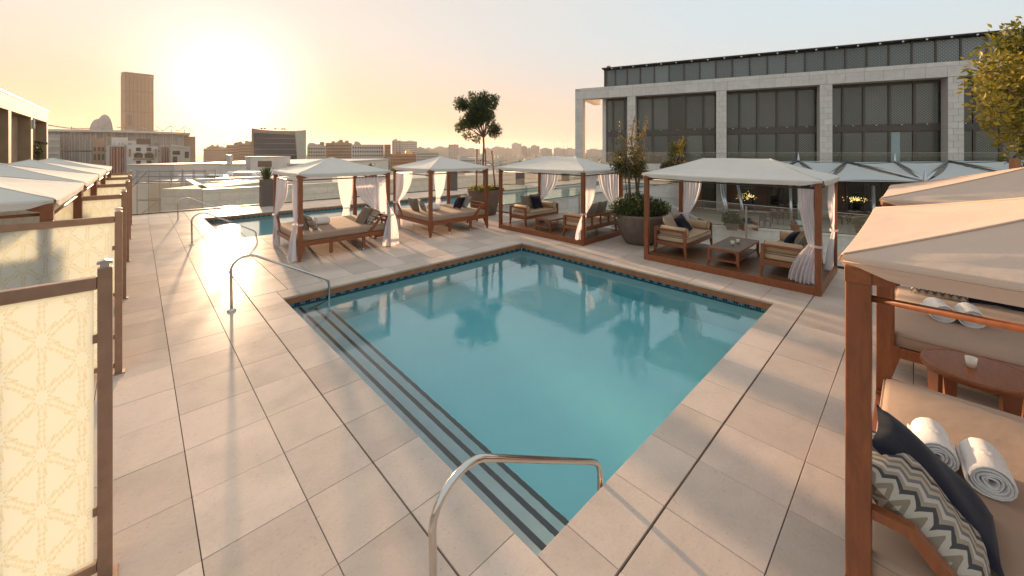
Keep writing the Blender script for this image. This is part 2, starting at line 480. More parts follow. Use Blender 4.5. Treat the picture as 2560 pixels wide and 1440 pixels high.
def perf_mat(name, base, hole, s=7.0):
    """perforated metal sheet seen in front of a dark room"""
    m, t, b = nodes(name)
    tcn = N(t, 'ShaderNodeTexCoord'); mp = N(t, 'ShaderNodeMapping'); mp.inputs['Scale'].default_value = (s, s, s)
    t.links.new(tcn.outputs['Object'], mp.inputs[0])
    sp = N(t, 'ShaderNodeSeparateXYZ'); t.links.new(mp.outputs[0], sp.inputs[0])
    def tri(o):
        p = N(t, 'ShaderNodeMath', operation='PINGPONG'); p.inputs[1].default_value = 0.5; t.links.new(o, p.inputs[0]); return p.outputs[0]
    a = N(t, 'ShaderNodeMath', operation='ADD'); t.links.new(sp.outputs['X'], a.inputs[0]); t.links.new(sp.outputs['Z'], a.inputs[1])
    s2 = N(t, 'ShaderNodeMath', operation='SUBTRACT'); t.links.new(sp.outputs['X'], s2.inputs[0]); t.links.new(sp.outputs['Z'], s2.inputs[1])
    mlt = N(t, 'ShaderNodeMath', operation='MULTIPLY'); t.links.new(tri(a.outputs[0]), mlt.inputs[0]); t.links.new(tri(s2.outputs[0]), mlt.inputs[1])
    nz = N(t, 'ShaderNodeTexNoise', Scale=0.5, Detail=3.0); t.links.new(tcn.outputs['Object'], nz.inputs['Vector'])
    aa = N(t, 'ShaderNodeMath', operation='MULTIPLY_ADD'); aa.inputs[1].default_value = 0.09; t.links.new(nz.outputs['Fac'], aa.inputs[0]); t.links.new(mlt.outputs[0], aa.inputs[2])
    c = ramp(t, aa.outputs[0], [(0.1, base), (0.2, hole)])
    oi = N(t, 'ShaderNodeObjectInfo'); mr = N(t, 'ShaderNodeMapRange'); mr.inputs[3].default_value = 0.72; mr.inputs[4].default_value = 1.3
    hs = N(t, 'ShaderNodeHueSaturation'); t.links.new(oi.outputs['Random'], mr.inputs[0]); t.links.new(mr.outputs[0], hs.inputs['Value']); t.links.new(c, hs.inputs['Color']); c = hs.outputs[0]
    t.links.new(c, b.inputs['Base Color']); b.inputs['Roughness'].default_value = 0.16
    b.inputs['Specular IOR Level'].default_value = 0.6
    return m
M = {}
M['tile'] = tile_mat('travertine_paving', (0.60, 0.475, 0.395))
M['bed'] = surf('mortar_bed', (0.075, 0.056, 0.044), 0.95, 0.4, 3)
M['coping'] = surf('brown_coping_stone', (0.34, 0.135, 0.055), 0.5, 0.2, 5, bump=0.15)
M['plaster'] = surf('aqua_pool_plaster', (0.52, 0.87, 0.89), 0.7, 0.02, 3)
M['step'] = surf('pool_step_tile', (0.52, 0.60, 0.62), 0.6, 0.06, 4)
M['nosing'] = surf('dark_step_nosing', (0.006, 0.007, 0.010), 0.4, 0.2)
M['water'] = water_mat('pool_water', (0.97, 1.0, 1.0))
M['lapwater'] = water_mat('lap_pool_water', (0.97, 1.0, 1.0), amp=0.14, scale=3.2)
M['teak'] = wood('oiled_teak', (0.24, 0.074, 0.025), sc_=(6, 6, 1.2))
M['teakx'] = wood('oiled_teak_rail', (0.24, 0.074, 0.025), sc_=(1.4, 7, 7))
M['plank'] = wood('teak_plank', (0.17, 0.068, 0.028), 0.42, sc_=(5, 0.8, 5))
M['top'] = wood('table_top_wood', (0.14, 0.075, 0.042), 0.34, sc_=(1.4, 9, 9))
M['mattress'] = cloth('taupe_mattress_fabric', (0.40, 0.268, 0.19), 0)
M['seat'] = cloth('beige_seat_fabric', (0.52, 0.365, 0.235), 0)
M['piping'] = surf('dark_piping', (0.03, 0.025, 0.025), 0.8)
M['canopy'] = cloth('off_white_canopy_canvas', (0.74, 0.68, 0.61), 0.22, 0.03, 0.4)
M['tan_canopy'] = cloth('sand_canopy_canvas', (0.66, 0.475, 0.365), 0.2, 0.03, 0.45)
M['curtain'] = cloth('white_voile', (0.88, 0.83, 0.84), 0.5, 0.02, 0.05, holes=0.04)
M['navy'] = cloth('navy_cushion_fabric', (0.008, 0.009, 0.022), 0)
M['taupe'] = cloth('grey_taupe_cushion_fabric', (0.215, 0.175, 0.135), 0)
M['sand'] = cloth('sand_cushion_fabric', (0.40, 0.31, 0.225), 0)
M['chev'] = zigzag('chevron_print', [(0.10,0.095,0.10),(0.62,0.55,0.46),(0.34,0.27,0.2),(0.58,0.5,0.4),(0.26,0.24,0.23),(0.66,0.6,0.52),(0.44,0.36,0.28)], per=0.085, amp=0.045, band=0.2)
M['ikat'] = zigzag('ikat_print', [(0.03,0.03,0.06),(0.70,0.66,0.6),(0.03,0.03,0.06),(0.7,0.66,0.6)], per=0.07, amp=0.04, band=0.1)
M['towel'] = surf('white_terry', (0.88, 0.85, 0.83), 0.95, 0.04, 30, bump=0.6, bscale=220, spec=0.1)
M['steel'] = surf('polished_steel', (0.62, 0.58, 0.54), 0.11, 0.03, metal=1.0)
M['steel_dull'] = surf('brushed_steel', (0.5, 0.5, 0.5), 0.3, 0.06, metal=1.0)
M['bronze'] = surf('bronze_frame', (0.33, 0.195, 0.13), 0.36, 0.12, 9, metal=0.35)
M['darkmetal'] = surf('dark_brown_metal', (0.045, 0.036, 0.03), 0.42, 0.15, 3)
M['stone'] = surf('limestone_block', (0.66, 0.60, 0.55), 0.75, 0.08, 2.2, bump=0.12, bscale=18, rnd=0.06)
M['portico'] = surf('golden_stone', (0.32, 0.23, 0.145), 0.75, 0.12, 1.2)
M['joint'] = surf('stone_joint', (0.47, 0.425, 0.385), 0.9, 0.1)
M['white'] = surf('white_render', (0.70, 0.62, 0.55), 0.8, 0.07, 0.8)
M['roof'] = surf('pale_roof', (0.60, 0.55, 0.49), 0.5, 0.1, 0.3)
M['gravel'] = surf('grey_planter_concrete', (0.15, 0.115, 0.098), 0.85, 0.18, 9, bump=0.35, bscale=90)
M['brownpot'] = surf('brown_grey_planter', (0.17, 0.125, 0.10), 0.8, 0.16, 7, bump=0.3, bscale=70)
M['terra'] = surf('terracotta', (0.36, 0.15, 0.07), 0.75, 0.1)
M['soil'] = surf('dark_soil', (0.03, 0.022, 0.015), 0.95, 0.3, 20, bump=0.6)
M['bark'] = surf('grey_bark', (0.17, 0.125, 0.09), 0.9, 0.25, 14, bump=0.5, stretch=(4, 4, 1))
M['stake'] = wood('raw_stake', (0.33, 0.15, 0.07), 0.7, sc_=(6, 6, 1))
M['bal'] = glass('balustrade_glass', (0.93, 0.95, 0.94), dirt=0.02, dirtcol=(0.85, 0.8, 0.72))
M['candle'] = surf('white_candle_glass', (0.85, 0.78, 0.68), 0.3, 0.05)
M['leafA'] = leaf_mat('dark_leaf', (0.025, 0.042, 0.013), (0.10, 0.125, 0.035), 0.3)
M['leafB'] = leaf_mat('shrub_leaf', (0.03, 0.052, 0.014), (0.13, 0.15, 0.04), 0.3)
M['leafC'] = leaf_mat('golden_leaf', (0.06, 0.078, 0.012), (0.47, 0.34, 0.035), 0.42)
M['leafD'] = leaf_mat('reddish_green_leaf', (0.06, 0.075, 0.018), (0.34, 0.20, 0.05), 0.4)
M['agave'] = leaf_mat('agave_leaf', (0.04, 0.06, 0.02), (0.15, 0.16, 0.05), 0.2)
# ------------------------------------------------------------------ far ground
g = MB()
R_ = 5200.0
c0 = W(0, 2300)
g.loft([[(c0.x + R_*math.cos(2*PI*k/48), c0.y + R_*math.sin(2*PI*k/48), -24.0) for k in range(48)],
        [(c0.x + R_*math.cos(2*PI*k/48), c0.y + R_*math.sin(2*PI*k/48), -23.0) for k in range(48)]])
m, t, b = nodes('dusty_city_ground')
ge = N(t, 'ShaderNodeNewGeometry')
n1 = N(t, 'ShaderNodeTexNoise', Scale=0.011, Detail=8.0, Roughness=0.6); n2 = N(t, 'ShaderNodeTexNoise', Scale=0.05, Detail=5.0)
t.links.new(ge.outputs['Position'], n1.inputs['Vector']); t.links.new(ge.outputs['Position'], n2.inputs['Vector'])
ca = ramp(t, n1.outputs['Fac'], [(0.4, (0.30, 0.25, 0.19)), (0.5, (0.13, 0.12, 0.075)), (0.58, (0.05, 0.06, 0.03)), (0.66, (0.22, 0.19, 0.14))])
t.links.new(ca, b.inputs['Base Color']); b.inputs['Roughness'].default_value = 0.95
ground = tag(g.obj('ground', m), kind='structure')

# ------------------------------------------------------------------ deck, pools
PX0, PX1, PY0, PY1 = 2.14, 9.093, 1.953, 8.982       # main pool
LX0, LX1, LY0, LY1 = 2.14, 34.9, 16.2, 22.3          # lap pool
deck_m = MB()
for x0, x1, y0, y1 in ((-6, 1.84, -6, 25.9), (1.84, 9.393, -6, 1.653), (9.393, 13.1, -6, 9.282), (1.84, 13.1, 9.282, 15.9),
                       (1.84, 35.2, 22.6, 25.9), (35.2, 41.0, 15.9, 25.9)):
    deck_m.box(x0, x1, y0, y1, -0.6, -0.045)
deck = tag(deck_m.obj('pool_deck', M['bed']), kind='structure')

PITCH = 0.7235
def axis(a, b, o):
    k = math.ceil((a - o) / PITCH + 1e-6)
    L = [a]
    while o + k * PITCH < b - 1e-6:
        if o + k*PITCH - L[-1] > 0.12: L.append(o + k * PITCH)
        k += 1
    if b - L[-1] < 0.12 and len(L) > 1: L[-1] = b
    else: L.append(b)
    return L
tiles = []
def zone(xs, ys, gx=0.0065, gy=0.0045):
    for i in range(len(xs) - 1):
        for j in range(len(ys) - 1):
            tiles.append((xs[i] + gx/2, xs[i+1] - gx/2, ys[j] + gy/2, ys[j+1] - gy/2))
yw = axis(-5.9, 25.9, 1.465)
zone([-5.9, -5.2, -4.48, -3.76, -3.04, -2.32, -1.60, -0.99, -0.38, 0.338, 1.051, 1.632], yw, 0.0065, 0.004)
zone([1.638, PX0], axis(1.472, 9.49, 1.465), 0.012, 0.005)                       # coping strips round the main pool
zone(axis(PX0, PX1, 2.485), [1.472, PY0], 0.005, 0.012)
zone([PX1, 9.6], axis(1.472, 9.49, 1.465), 0.010, 0.005)
zone(axis(PX0, PX1, 2.485), [PY1, 9.485], 0.005, 0.010)
zone(axis(1.638, 13.1, 2.485), axis(-5.9, 1.462, 1.465), 0.004, 0.0065)           # near side
zone(axis(9.606, 13.1, 2.485), axis(1.472, 9.49, 1.465), 0.004, 0.0065)           # right of the pool
zone(axis(1.638, 13.1, 1.638), axis(9.495, 15.7, 9.495), 0.011, 0.007)           # between the two pools
zone(axis(1.638, 13.1, 1.638), [15.706, LY0], 0.007, 0.010)
zone(axis(13.1, 41.0, 13.1), [15.78, LY0], 0.007, 0.010)
zone([1.638, LX0], axis(LY0, 22.806, LY0), 0.012, 0.006)
zone(axis(LX0, 41.0, 1.638), [LY1, 22.806], 0.007, 0.010)
zone(axis(1.638, 41.0, 1.638), axis(22.812, 25.9, 22.812), 0.011, 0.007)
zone(axis(LX1, 41.0, 35.4), axis(LY0, LY1, LY0), 0.009, 0.007)
def vis(tl):
    x, y = (tl[0]+tl[1])/2, (tl[2]+tl[3])/2
    X = x*UX - y*UY; Y = x*UY + y*UX
    if Y < 1.2: return -1
    px = CX + FPX*X/Y; py = HY + FPX*3/Y
    if px < -60 or px > 2620 or py > 1560: return -1
    if x < -0.45: return 0.01/Y
    return (tl[1]-tl[0])*(tl[3]-tl[2]) / Y**3
tiles.sort(key=vis, reverse=True)
tcache = {}
for (x0, x1, y0, y1) in tiles[:296]:
    k = (round(x1-x0, 3), round(y1-y0, 3))
    if k not in tcache:
        tcache[k] = MB().box(-k[0]/2, k[0]/2, -k[1]/2, k[1]/2, -0.04, 0.0, 0.0025).mesh('paving_tile', M['tile'])
    inst(tcache[k], 'paving_tile', deck, ((x0+x1)/2, (y0+y1)/2, random.uniform(-0.0012, 0.0008)), (random.uniform(-.0012, .0012), random.uniform(-.0012, .0012), 0))
rest = MB(); tone = []
for (x0, x1, y0, y1) in tiles[296:]:
    rest.box(x0, x1, y0, y1, -0.04, random.uniform(-0.0012, 0.0008)); r = random.random(); tone += [r]*6
ro = rest.obj('paving_tiles', M['tile'], deck, normals=False); tag(ro, kind='stuff')
a_ = ro.data.attributes.new('tone', 'FLOAT', 'FACE'); a_.data.foreach_set('value', tone)

M['mosA'] = surf('navy_mosaic', (0.012, 0.022, 0.05), 0.2, 0.3, 60)
M['mosB'] = surf('teal_mosaic', (0.06, 0.20, 0.24), 0.2, 0.2, 60)
def basin(name, x0, x1, y0, y1, depth, wl_, sides):
    b = MB(); w = 0.3
    b.box(x0-w, x0, y0-w, y1+w, -depth-.3, -0.045); b.box(x1, x1+w, y0-w, y1+w, -depth-.3, -0.045)
    b.box(x0, x1, y0-w, y0, -depth-.3, -0.045); b.box(x0, x1, y1, y1+w, -depth-.3, -0.045)
    b.box(x0, x1, y0, y1, -depth-.3, -depth)
    ba = tag(b.obj(name, M['plaster']), kind='structure')
    zb = wl_ + 0.06                                                # bottom of the brown stone face
    c = MB()
    c.box(x0, x1, y1-.012, y1, zb, -0.042); c.box(x1-.012, x1, y0, y1-.012, zb, -0.042)
    c.box(x0, x0+.012, y0, y1-.012, zb, -0.042); c.box(x0+.012, x1-.012, y0, y0+.012, zb, -0.042)
    c.obj('coping_face', M['coping'], ba)
    mo = [MB(), MB()]; s_ = 0.052
    def put(i, k, fn):
        # a chain pattern: dark links on teal
        mo[0 if ((i + k) % 4 in (0, 1) or k == 1 and i % 4 != 3) else 1].box(*fn)
    if 'far' in sides:
        n = int((min(x1, x0 + 16) - x0) / s_)
        for i in range(n):
            for k in range(3):
                put(i, k, (x0+i*s_+.002, x0+(i+1)*s_-.002, y1-.009, y1, zb-(k+1)*s_+.002, zb-k*s_-.002))
    if 'right' in sides:
        n = int((y1 - y0) / s_)
        for i in range(n):
            for k in range(3):
                put(i, k, (x1-.009, x1, y0+i*s_+.002, y0+(i+1)*s_-.002, zb-(k+1)*s_+.002, zb-k*s_-.002))
    for q, mm in zip(mo, ('mosA', 'mosB')):
        tag(q.obj('waterline_mosaic', M[mm], ba, normals=False), kind='stuff')
    return ba
main_b = basin('pool_basin', PX0, PX1, PY0, PY1, 1.75, -0.22, ('far', 'right'))
lap_b = basin('lap_pool_basin', LX0, LX1, LY0, LY1, 1.3, -0.2, ('far',))
for par, x0, yA, yB, dep in ((main_b, PX0, PY0, PY1, 1.75), (lap_b, LX0, LY0, LY1, 1.3)):
    for k, (xe, z) in enumerate(((x0+.33, -0.37), (x0+.645, -0.67), (x0+.945, -0.97))):
        s_ = MB().box(x0 + (0, .33, .645)[k], xe, yA+.013, yB-.013, -dep, z).obj('pool_step', M['step'], par)
        MB().box(xe-.054, xe+.004, yA+.014, yB-.014, z-.05, z+.006).obj('step_nosing', M['nosing'], s_)
def water(name, x0, x1, y0, y1, z, dep, mat):
    w = MB(); e = 0.02; nx, ny = 2, 2
    w.box(x0-e, x1+e, y0-e, y1+e, -dep-e, z)
    return tag(w.obj(name, mat), kind='structure')
water('pool_water', PX0, PX1, PY0, PY1, -0.22, 1.75, M['water'])
water('lap_pool_water', LX0, LX1, LY0, LY1, -0.20, 1.3, M['lapwater'])

# ------------------------------------------------------------------ stone walls in courses
def courses(parent, width, z0, z1, ch, bl, depth=0.05, gap=0.012, name='stone_block', y=0.0, lim=140, mat='stone'):
    """stone blocks standing proud of the wall face y = 0 (facing -y), x from 0 to width; each block its own part"""
    nrow = max(1, round((z1 - z0) / ch)); h = (z1 - z0) / nrow; cache = {}; left = []; n = 0
    for r in range(nrow):
        x = 0.0; first = (r % 2) * bl * 0.5
        xs = [0.0]
        q = first if first > 0.05 else bl
        while q < width - 0.15: xs.append(q); q += bl
        xs.append(width)
        for i in range(len(xs)-1):
            w_ = xs[i+1] - xs[i]; k = round(w_, 3)
            if k not in cache:
                cache[k] = MB().box(-w_/2+gap/2, w_/2-gap/2, -depth, 0, gap/2, h-gap/2, 0.004).mesh(name, M[mat])
            inst(cache[k], name, parent, ((xs[i]+xs[i+1])/2, y + random.uniform(-.003, .003), z0 + r*h)); n += 1
    return n
lw = thing('lap_pool_wall', 'pale stone block wall holding up the long raised lap pool', 'wall', (13.12, 15.86, 0))
MB().box(0, 27.2, 0.0, 0.03, -7.0, -0.046).obj('wall_core', M['joint'], lw)
courses(lw, 27.2, -5.4, -0.06, 0.66, 1.6, 0.05)
MB().box(0, 27.3, -0.10, 0.03, -0.045, -0.004, 0.004).obj('cap_slab', M['white'], lw)

# ------------------------------------------------------------------ glass balustrades
def balustrade(label, p0, p1, h, pw, posts=True, z=0.0, gcol='bal', group=None):
    p0 = Vector((p0[0], p0[1], z)); p1 = Vector((p1[0], p1[1], z)); d = p1 - p0; L = d.length
    r = thing('glass_balustrade', label, 'balustrade', p0, math.atan2(d.y, d.x), group)
    n = max(1, round(L / pw)); w = L / n
    me = MB().box(0.012, w-0.012, -0.008, 0.008, 0.06, h, 0.002).mesh('glass_panel', M[gcol])
    pm = MB().box(-0.016, 0.016, -0.03, 0.03, 0.0, h*0.97, 0.004).mesh('post', M['steel_dull'])
    for i in range(n):
        inst(me, 'glass_panel', r, (i*w, 0, 0))
    if posts:
        for i in range(n+1): inst(pm, 'post', r, (i*w, 0, 0))
    MB().box(0, L, -0.011, 0.011, h, h+0.014, 0.003).obj('top_edge', M['steel_dull'], r)
    MB().box(0, L, -0.03, 0.03, 0.0, 0.05, 0.004).obj('base_channel', M['darkmetal'], r)
    return r
balustrade('long clear glass balustrade along the far side of the lap pool', (-5.8, 25.6), (41, 25.6), 1.42, 2.4, False)
balustrade('clear glass balustrade with slim posts behind the right lounge cabanas', (13.02, 15.6), (13.02, -5.6), 1.42, 3.1, True)
balustrade('clear glass balustrade standing on the stone wall of the lap pool', (13.2, 15.9), (40.6, 15.9), 1.4, 3.0, False)

# ------------------------------------------------------------------ pool handrails
def handrail(label, y, yb):
    r = thing('pool_handrail', label, 'handrail', (1.275, y, 0), 0, 'steel pool handrails')
    P = [(0, 0, 0.0), (-.004, 0, .30), (-.008, 0, .62), (-.012, 0, .74)]
    for k in range(1, 9):
        a = PI - k/8*(PI/2 + 0.44)
        P.append((0.262 + 0.275*math.cos(a), 0, 0.735 + 0.255*math.sin(a)))
    x0, z0 = P[-1][0], P[-1][2]
    for k in range(1, 7): P.append((x0 + (1.62-x0)*k/6, 0, z0 + (0.25-z0)*k/6))
    P += [(1.69, 0, .205), (1.735, 0, .15), (1.757, 0, .08), (1.76, 0, -.02), (1.76, 0, -.2), (1.75, 0, -.28), (1.71, 0, -.36), (1.60, 0, -.45), (1.35, 0, -.60)]
    MB().tube(P, 0.0245, 14).obj('rail', M['steel'], r)
    MB().lathe([(0.075, 0), (0.075, 0.008), (0.06, 0.018), (0.03, 0.022), (0.028, 0.04)], 20).obj('base_flange', M['steel'], r)
    return r
h0 = handrail('polished steel handrail nearest the viewer, standing at the near pool corner', 1.995, 0)
dup(h0, 'polished steel handrail standing at the far left corner of the main pool', (1.275, 8.955, 0))
dup(h0, 'steel handrail at the near left corner of the long lap pool behind', (1.262, 16.2, 0))
dup(h0, 'farthest steel handrail, in front of the glass balustrade at the lap pool corner', (1.262, 22.25, 0))
# ------------------------------------------------------------------ canopies, daybeds, lounge cabanas
def panel(mb, A, B, R0, R1, sag=0.05, nu=32, nv=20):
    A, B, R0, R1 = map(Vector, (A, B, R0, R1))
    def fn(t, s):
        p = A.lerp(B, t).lerp(R0.lerp(R1, t), s)
        k = math.sin(PI*min(1, max(0, t)))
        p = p.copy(); p.z -= sag*4*s*(1-s)*(0.35+0.65*k) + 0.018*k*(1-s)**3
        # pulls and creases running out of the corners, slack in the middle of the cloth
        for q in (t, 1-t):
            w = math.exp(-math.hypot(q*2.2, s*1.6)*2.6)*min(1, s*8)*min(1, q*9)
            p.z += 0.027*w*math.sin(13*math.atan2(s+.02, q+.02)+A.x*3+q*4)
        p.z += 0.007*k*min(1, s*6)*math.sin(5.1*t+7.3*s+A.y)*math.sin(9*s+3*t)
        return p
    mb.grid(fn, nu, nv)
def valance(mb, A, B, out, drop):
    A, B, out = Vector(A), Vector(B), Vector(out)
    rows = [(0.0, 0.0), (0.014, -0.012), (0.022, -0.04), (0.018, -drop*0.7), (0.016, -drop)]
    def fn(t, s):
        i = s*(len(rows)-1); k = min(int(i), len(rows)-2); f = i-k
        o = rows[k][0]*(1-f)+rows[k+1][0]*f; z = rows[k][1]*(1-f)+rows[k+1][1]*f
        e = min(1.0, min(t, 1-t)/0.09); z *= 0.42+0.58*e*e*(3-2*e)
        p = A.lerp(B, t) + out*(o + 0.003*math.sin(t*23)*s)
        p.z += z - 0.018*math.sin(PI*t)
        return p
    mb.grid(fn, 44, 8)
def canopy(hx, hy, z0, zp, ridge=(0.0, 0.0), axis_='y', drop=0.11, sag=0.05):
    """hip roof of canvas: ridge from -ridge[0] to ridge[1] along axis_"""
    mb = MB(); c = [(-hx,-hy,z0), (hx,-hy,z0), (hx,hy,z0), (-hx,hy,z0)]
    if axis_ == 'y': ra, rb = (0, -ridge[0], zp), (0, ridge[1], zp)
    else: ra, rb = (-ridge[0], 0, zp), (ridge[1], 0, zp)
    if axis_ == 'y':
        panel(mb, c[0], c[1], ra, ra, sag); panel(mb, c[1], c[2], ra, rb, sag); panel(mb, c[2], c[3], rb, rb, sag); panel(mb, c[3], c[0], rb, ra, sag)
    else:
        panel(mb, c[0], c[1], ra, rb, sag); panel(mb, c[1], c[2], rb, rb, sag); panel(mb, c[2], c[3], rb, ra, sag); panel(mb, c[3], c[0], ra, ra, sag)
    for i, o in enumerate(((0,-1,0), (1,0,0), (0,1,0), (-1,0,0))): valance(mb, c[i], c[(i+1) % 4], o, drop)
    for i in range(4):
        A, B = Vector(c[i]), Vector(c[(i+1) % 4]); o = (Vector((0,-1,0)), Vector((1,0,0)), Vector((0,1,0)), Vector((-1,0,0)))[i]
        for dz, oo in ((-.006, .004), (-.034, .022)):
            mb.tube([A.lerp(B, k/16) + o*oo + Vector((0, 0, dz - .018*math.sin(PI*k/16))) for k in range(17)], .0035, 4)
    # hem piping over the hips
    for q in c:
        r = ra if (Vector(q)-Vector(ra)).length < (Vector(q)-Vector(rb)).length else rb
        mb.tube([Vector(q).lerp(Vector(r), s) + Vector((0,0,0.004 - sag*4*s*(1-s)*0.35)) for s in (0, .15, .3, .45, .6, .75, .9, 1)], 0.007, 5)
    return mb
def cushion(w, h, t, n=14, pinch=0.10):
    """square throw pillow, thick in the middle, corners drawn out; lies in x-y, thickness along z"""
    mb = MB()
    def side(sg):
        def fn(a, b):
            u, v = 2*a-1, 2*b-1
            e = (1-abs(u)**2.6)*(1-abs(v)**2.6)
            k = 1 - pinch*(1-abs(u*v))*max(abs(u), abs(v))**3
            z = sg*t*0.5*max(e, 0)**0.55 + 0.012*math.sin(5*u+3*v)*max(e, 0)
            return (u*w/2*k, v*h/2*k, z)
        return fn
    mb.grid(side(1), n, n); mb.grid(side(-1), n, n)
    return mb
CUSH = {}
def pillow(kind, label, loc, rot, size=(0.5, 0.5, 0.2), group='throw pillows'):
    k = (kind, size)
    if k not in CUSH: CUSH[k] = cushion(*size).mesh('throw_pillow', M[kind])
    o = inst(CUSH[k], 'throw_pillow', None, loc, rot)
    return tag(o, label, 'pillow', group)
def towel_mesh(r0, L, turns):
    mb = MB(); th = r0/(turns+0.6)*0.92; n = 16*turns
    def rad(a, inner): return 0.012 + (r0-0.012-th)*a/(2*PI*turns) + (0 if inner else th)
    import random as rr
    ring = []
    A = [2*PI*turns*i/n for i in range(n+1)]
    wob = [0.004*math.sin(a*1.7)+0.003*math.sin(a*3.1) for a in A]
    out = [((rad(a, False)+w)*math.cos(a), (rad(a, False)+w)*math.sin(a)*0.9) for a, w in zip(A, wob)]
    inn = [((rad(a, True)+w)*math.cos(a), (rad(a, True)+w)*math.sin(a)*0.9) for a, w in zip(A, wob)]
    xs = [(-L/2, 0.25), (-L/2+.012, 0.8), (-L/2+.03, 1), (L/2-.03, 1), (L/2-.012, 0.8), (L/2, 0.25)]
    def row(pts, other, x, f): return [(x, o[0]*f+i[0]*(1-f) if False else (o[0]+i[0])/2+(o[0]-i[0])/2*f, (o[1]+i[1])/2+(o[1]-i[1])/2*f) for o, i in zip(pts, other)]
    rings = []
    for x, f in xs: rings.append(row(out, inn, x + 0.006*math.sin(x*40), f))
    for x, f in reversed(xs): rings.append(row(inn, out, x, f))
    R = len(rings); m = n+1
    vs_ = [p for r in rings for p in r]
    F = [(a*m+i, a*m+i+1, ((a+1) % R)*m+i+1, ((a+1) % R)*m+i) for a in range(R) for i in range(n)]
    F += [tuple(a*m for a in range(R)), tuple(a*m+n for a in range(R))[::-1]]
    mb.add(vs_, F, True)
    return mb
TOW = towel_mesh(0.125, 0.36, 5).mesh('rolled_towel', M['towel'])
EMB = MB()
for r_ in (.030, .022):
    EMB.tube([(r_*math.cos(q*PI/12), r_*math.sin(q*PI/12)*.95, .1118-(r_*math.sin(q*PI/12))**2/.22) for q in range(25)], .0014, 5)
EMB = EMB.mesh('stitched_emblem', M['towel'])
def towel(label, loc, rz, s=1.0, tilt=0.0):
    o = inst(TOW, 'rolled_towel', None, loc, (tilt, 0, rz), (s, s, s))
    if loc[1] < 1: inst(EMB, 'stitched_emblem', o, (-.02, .0, .0))
    return tag(o, label, 'towel', 'white rolled towels')

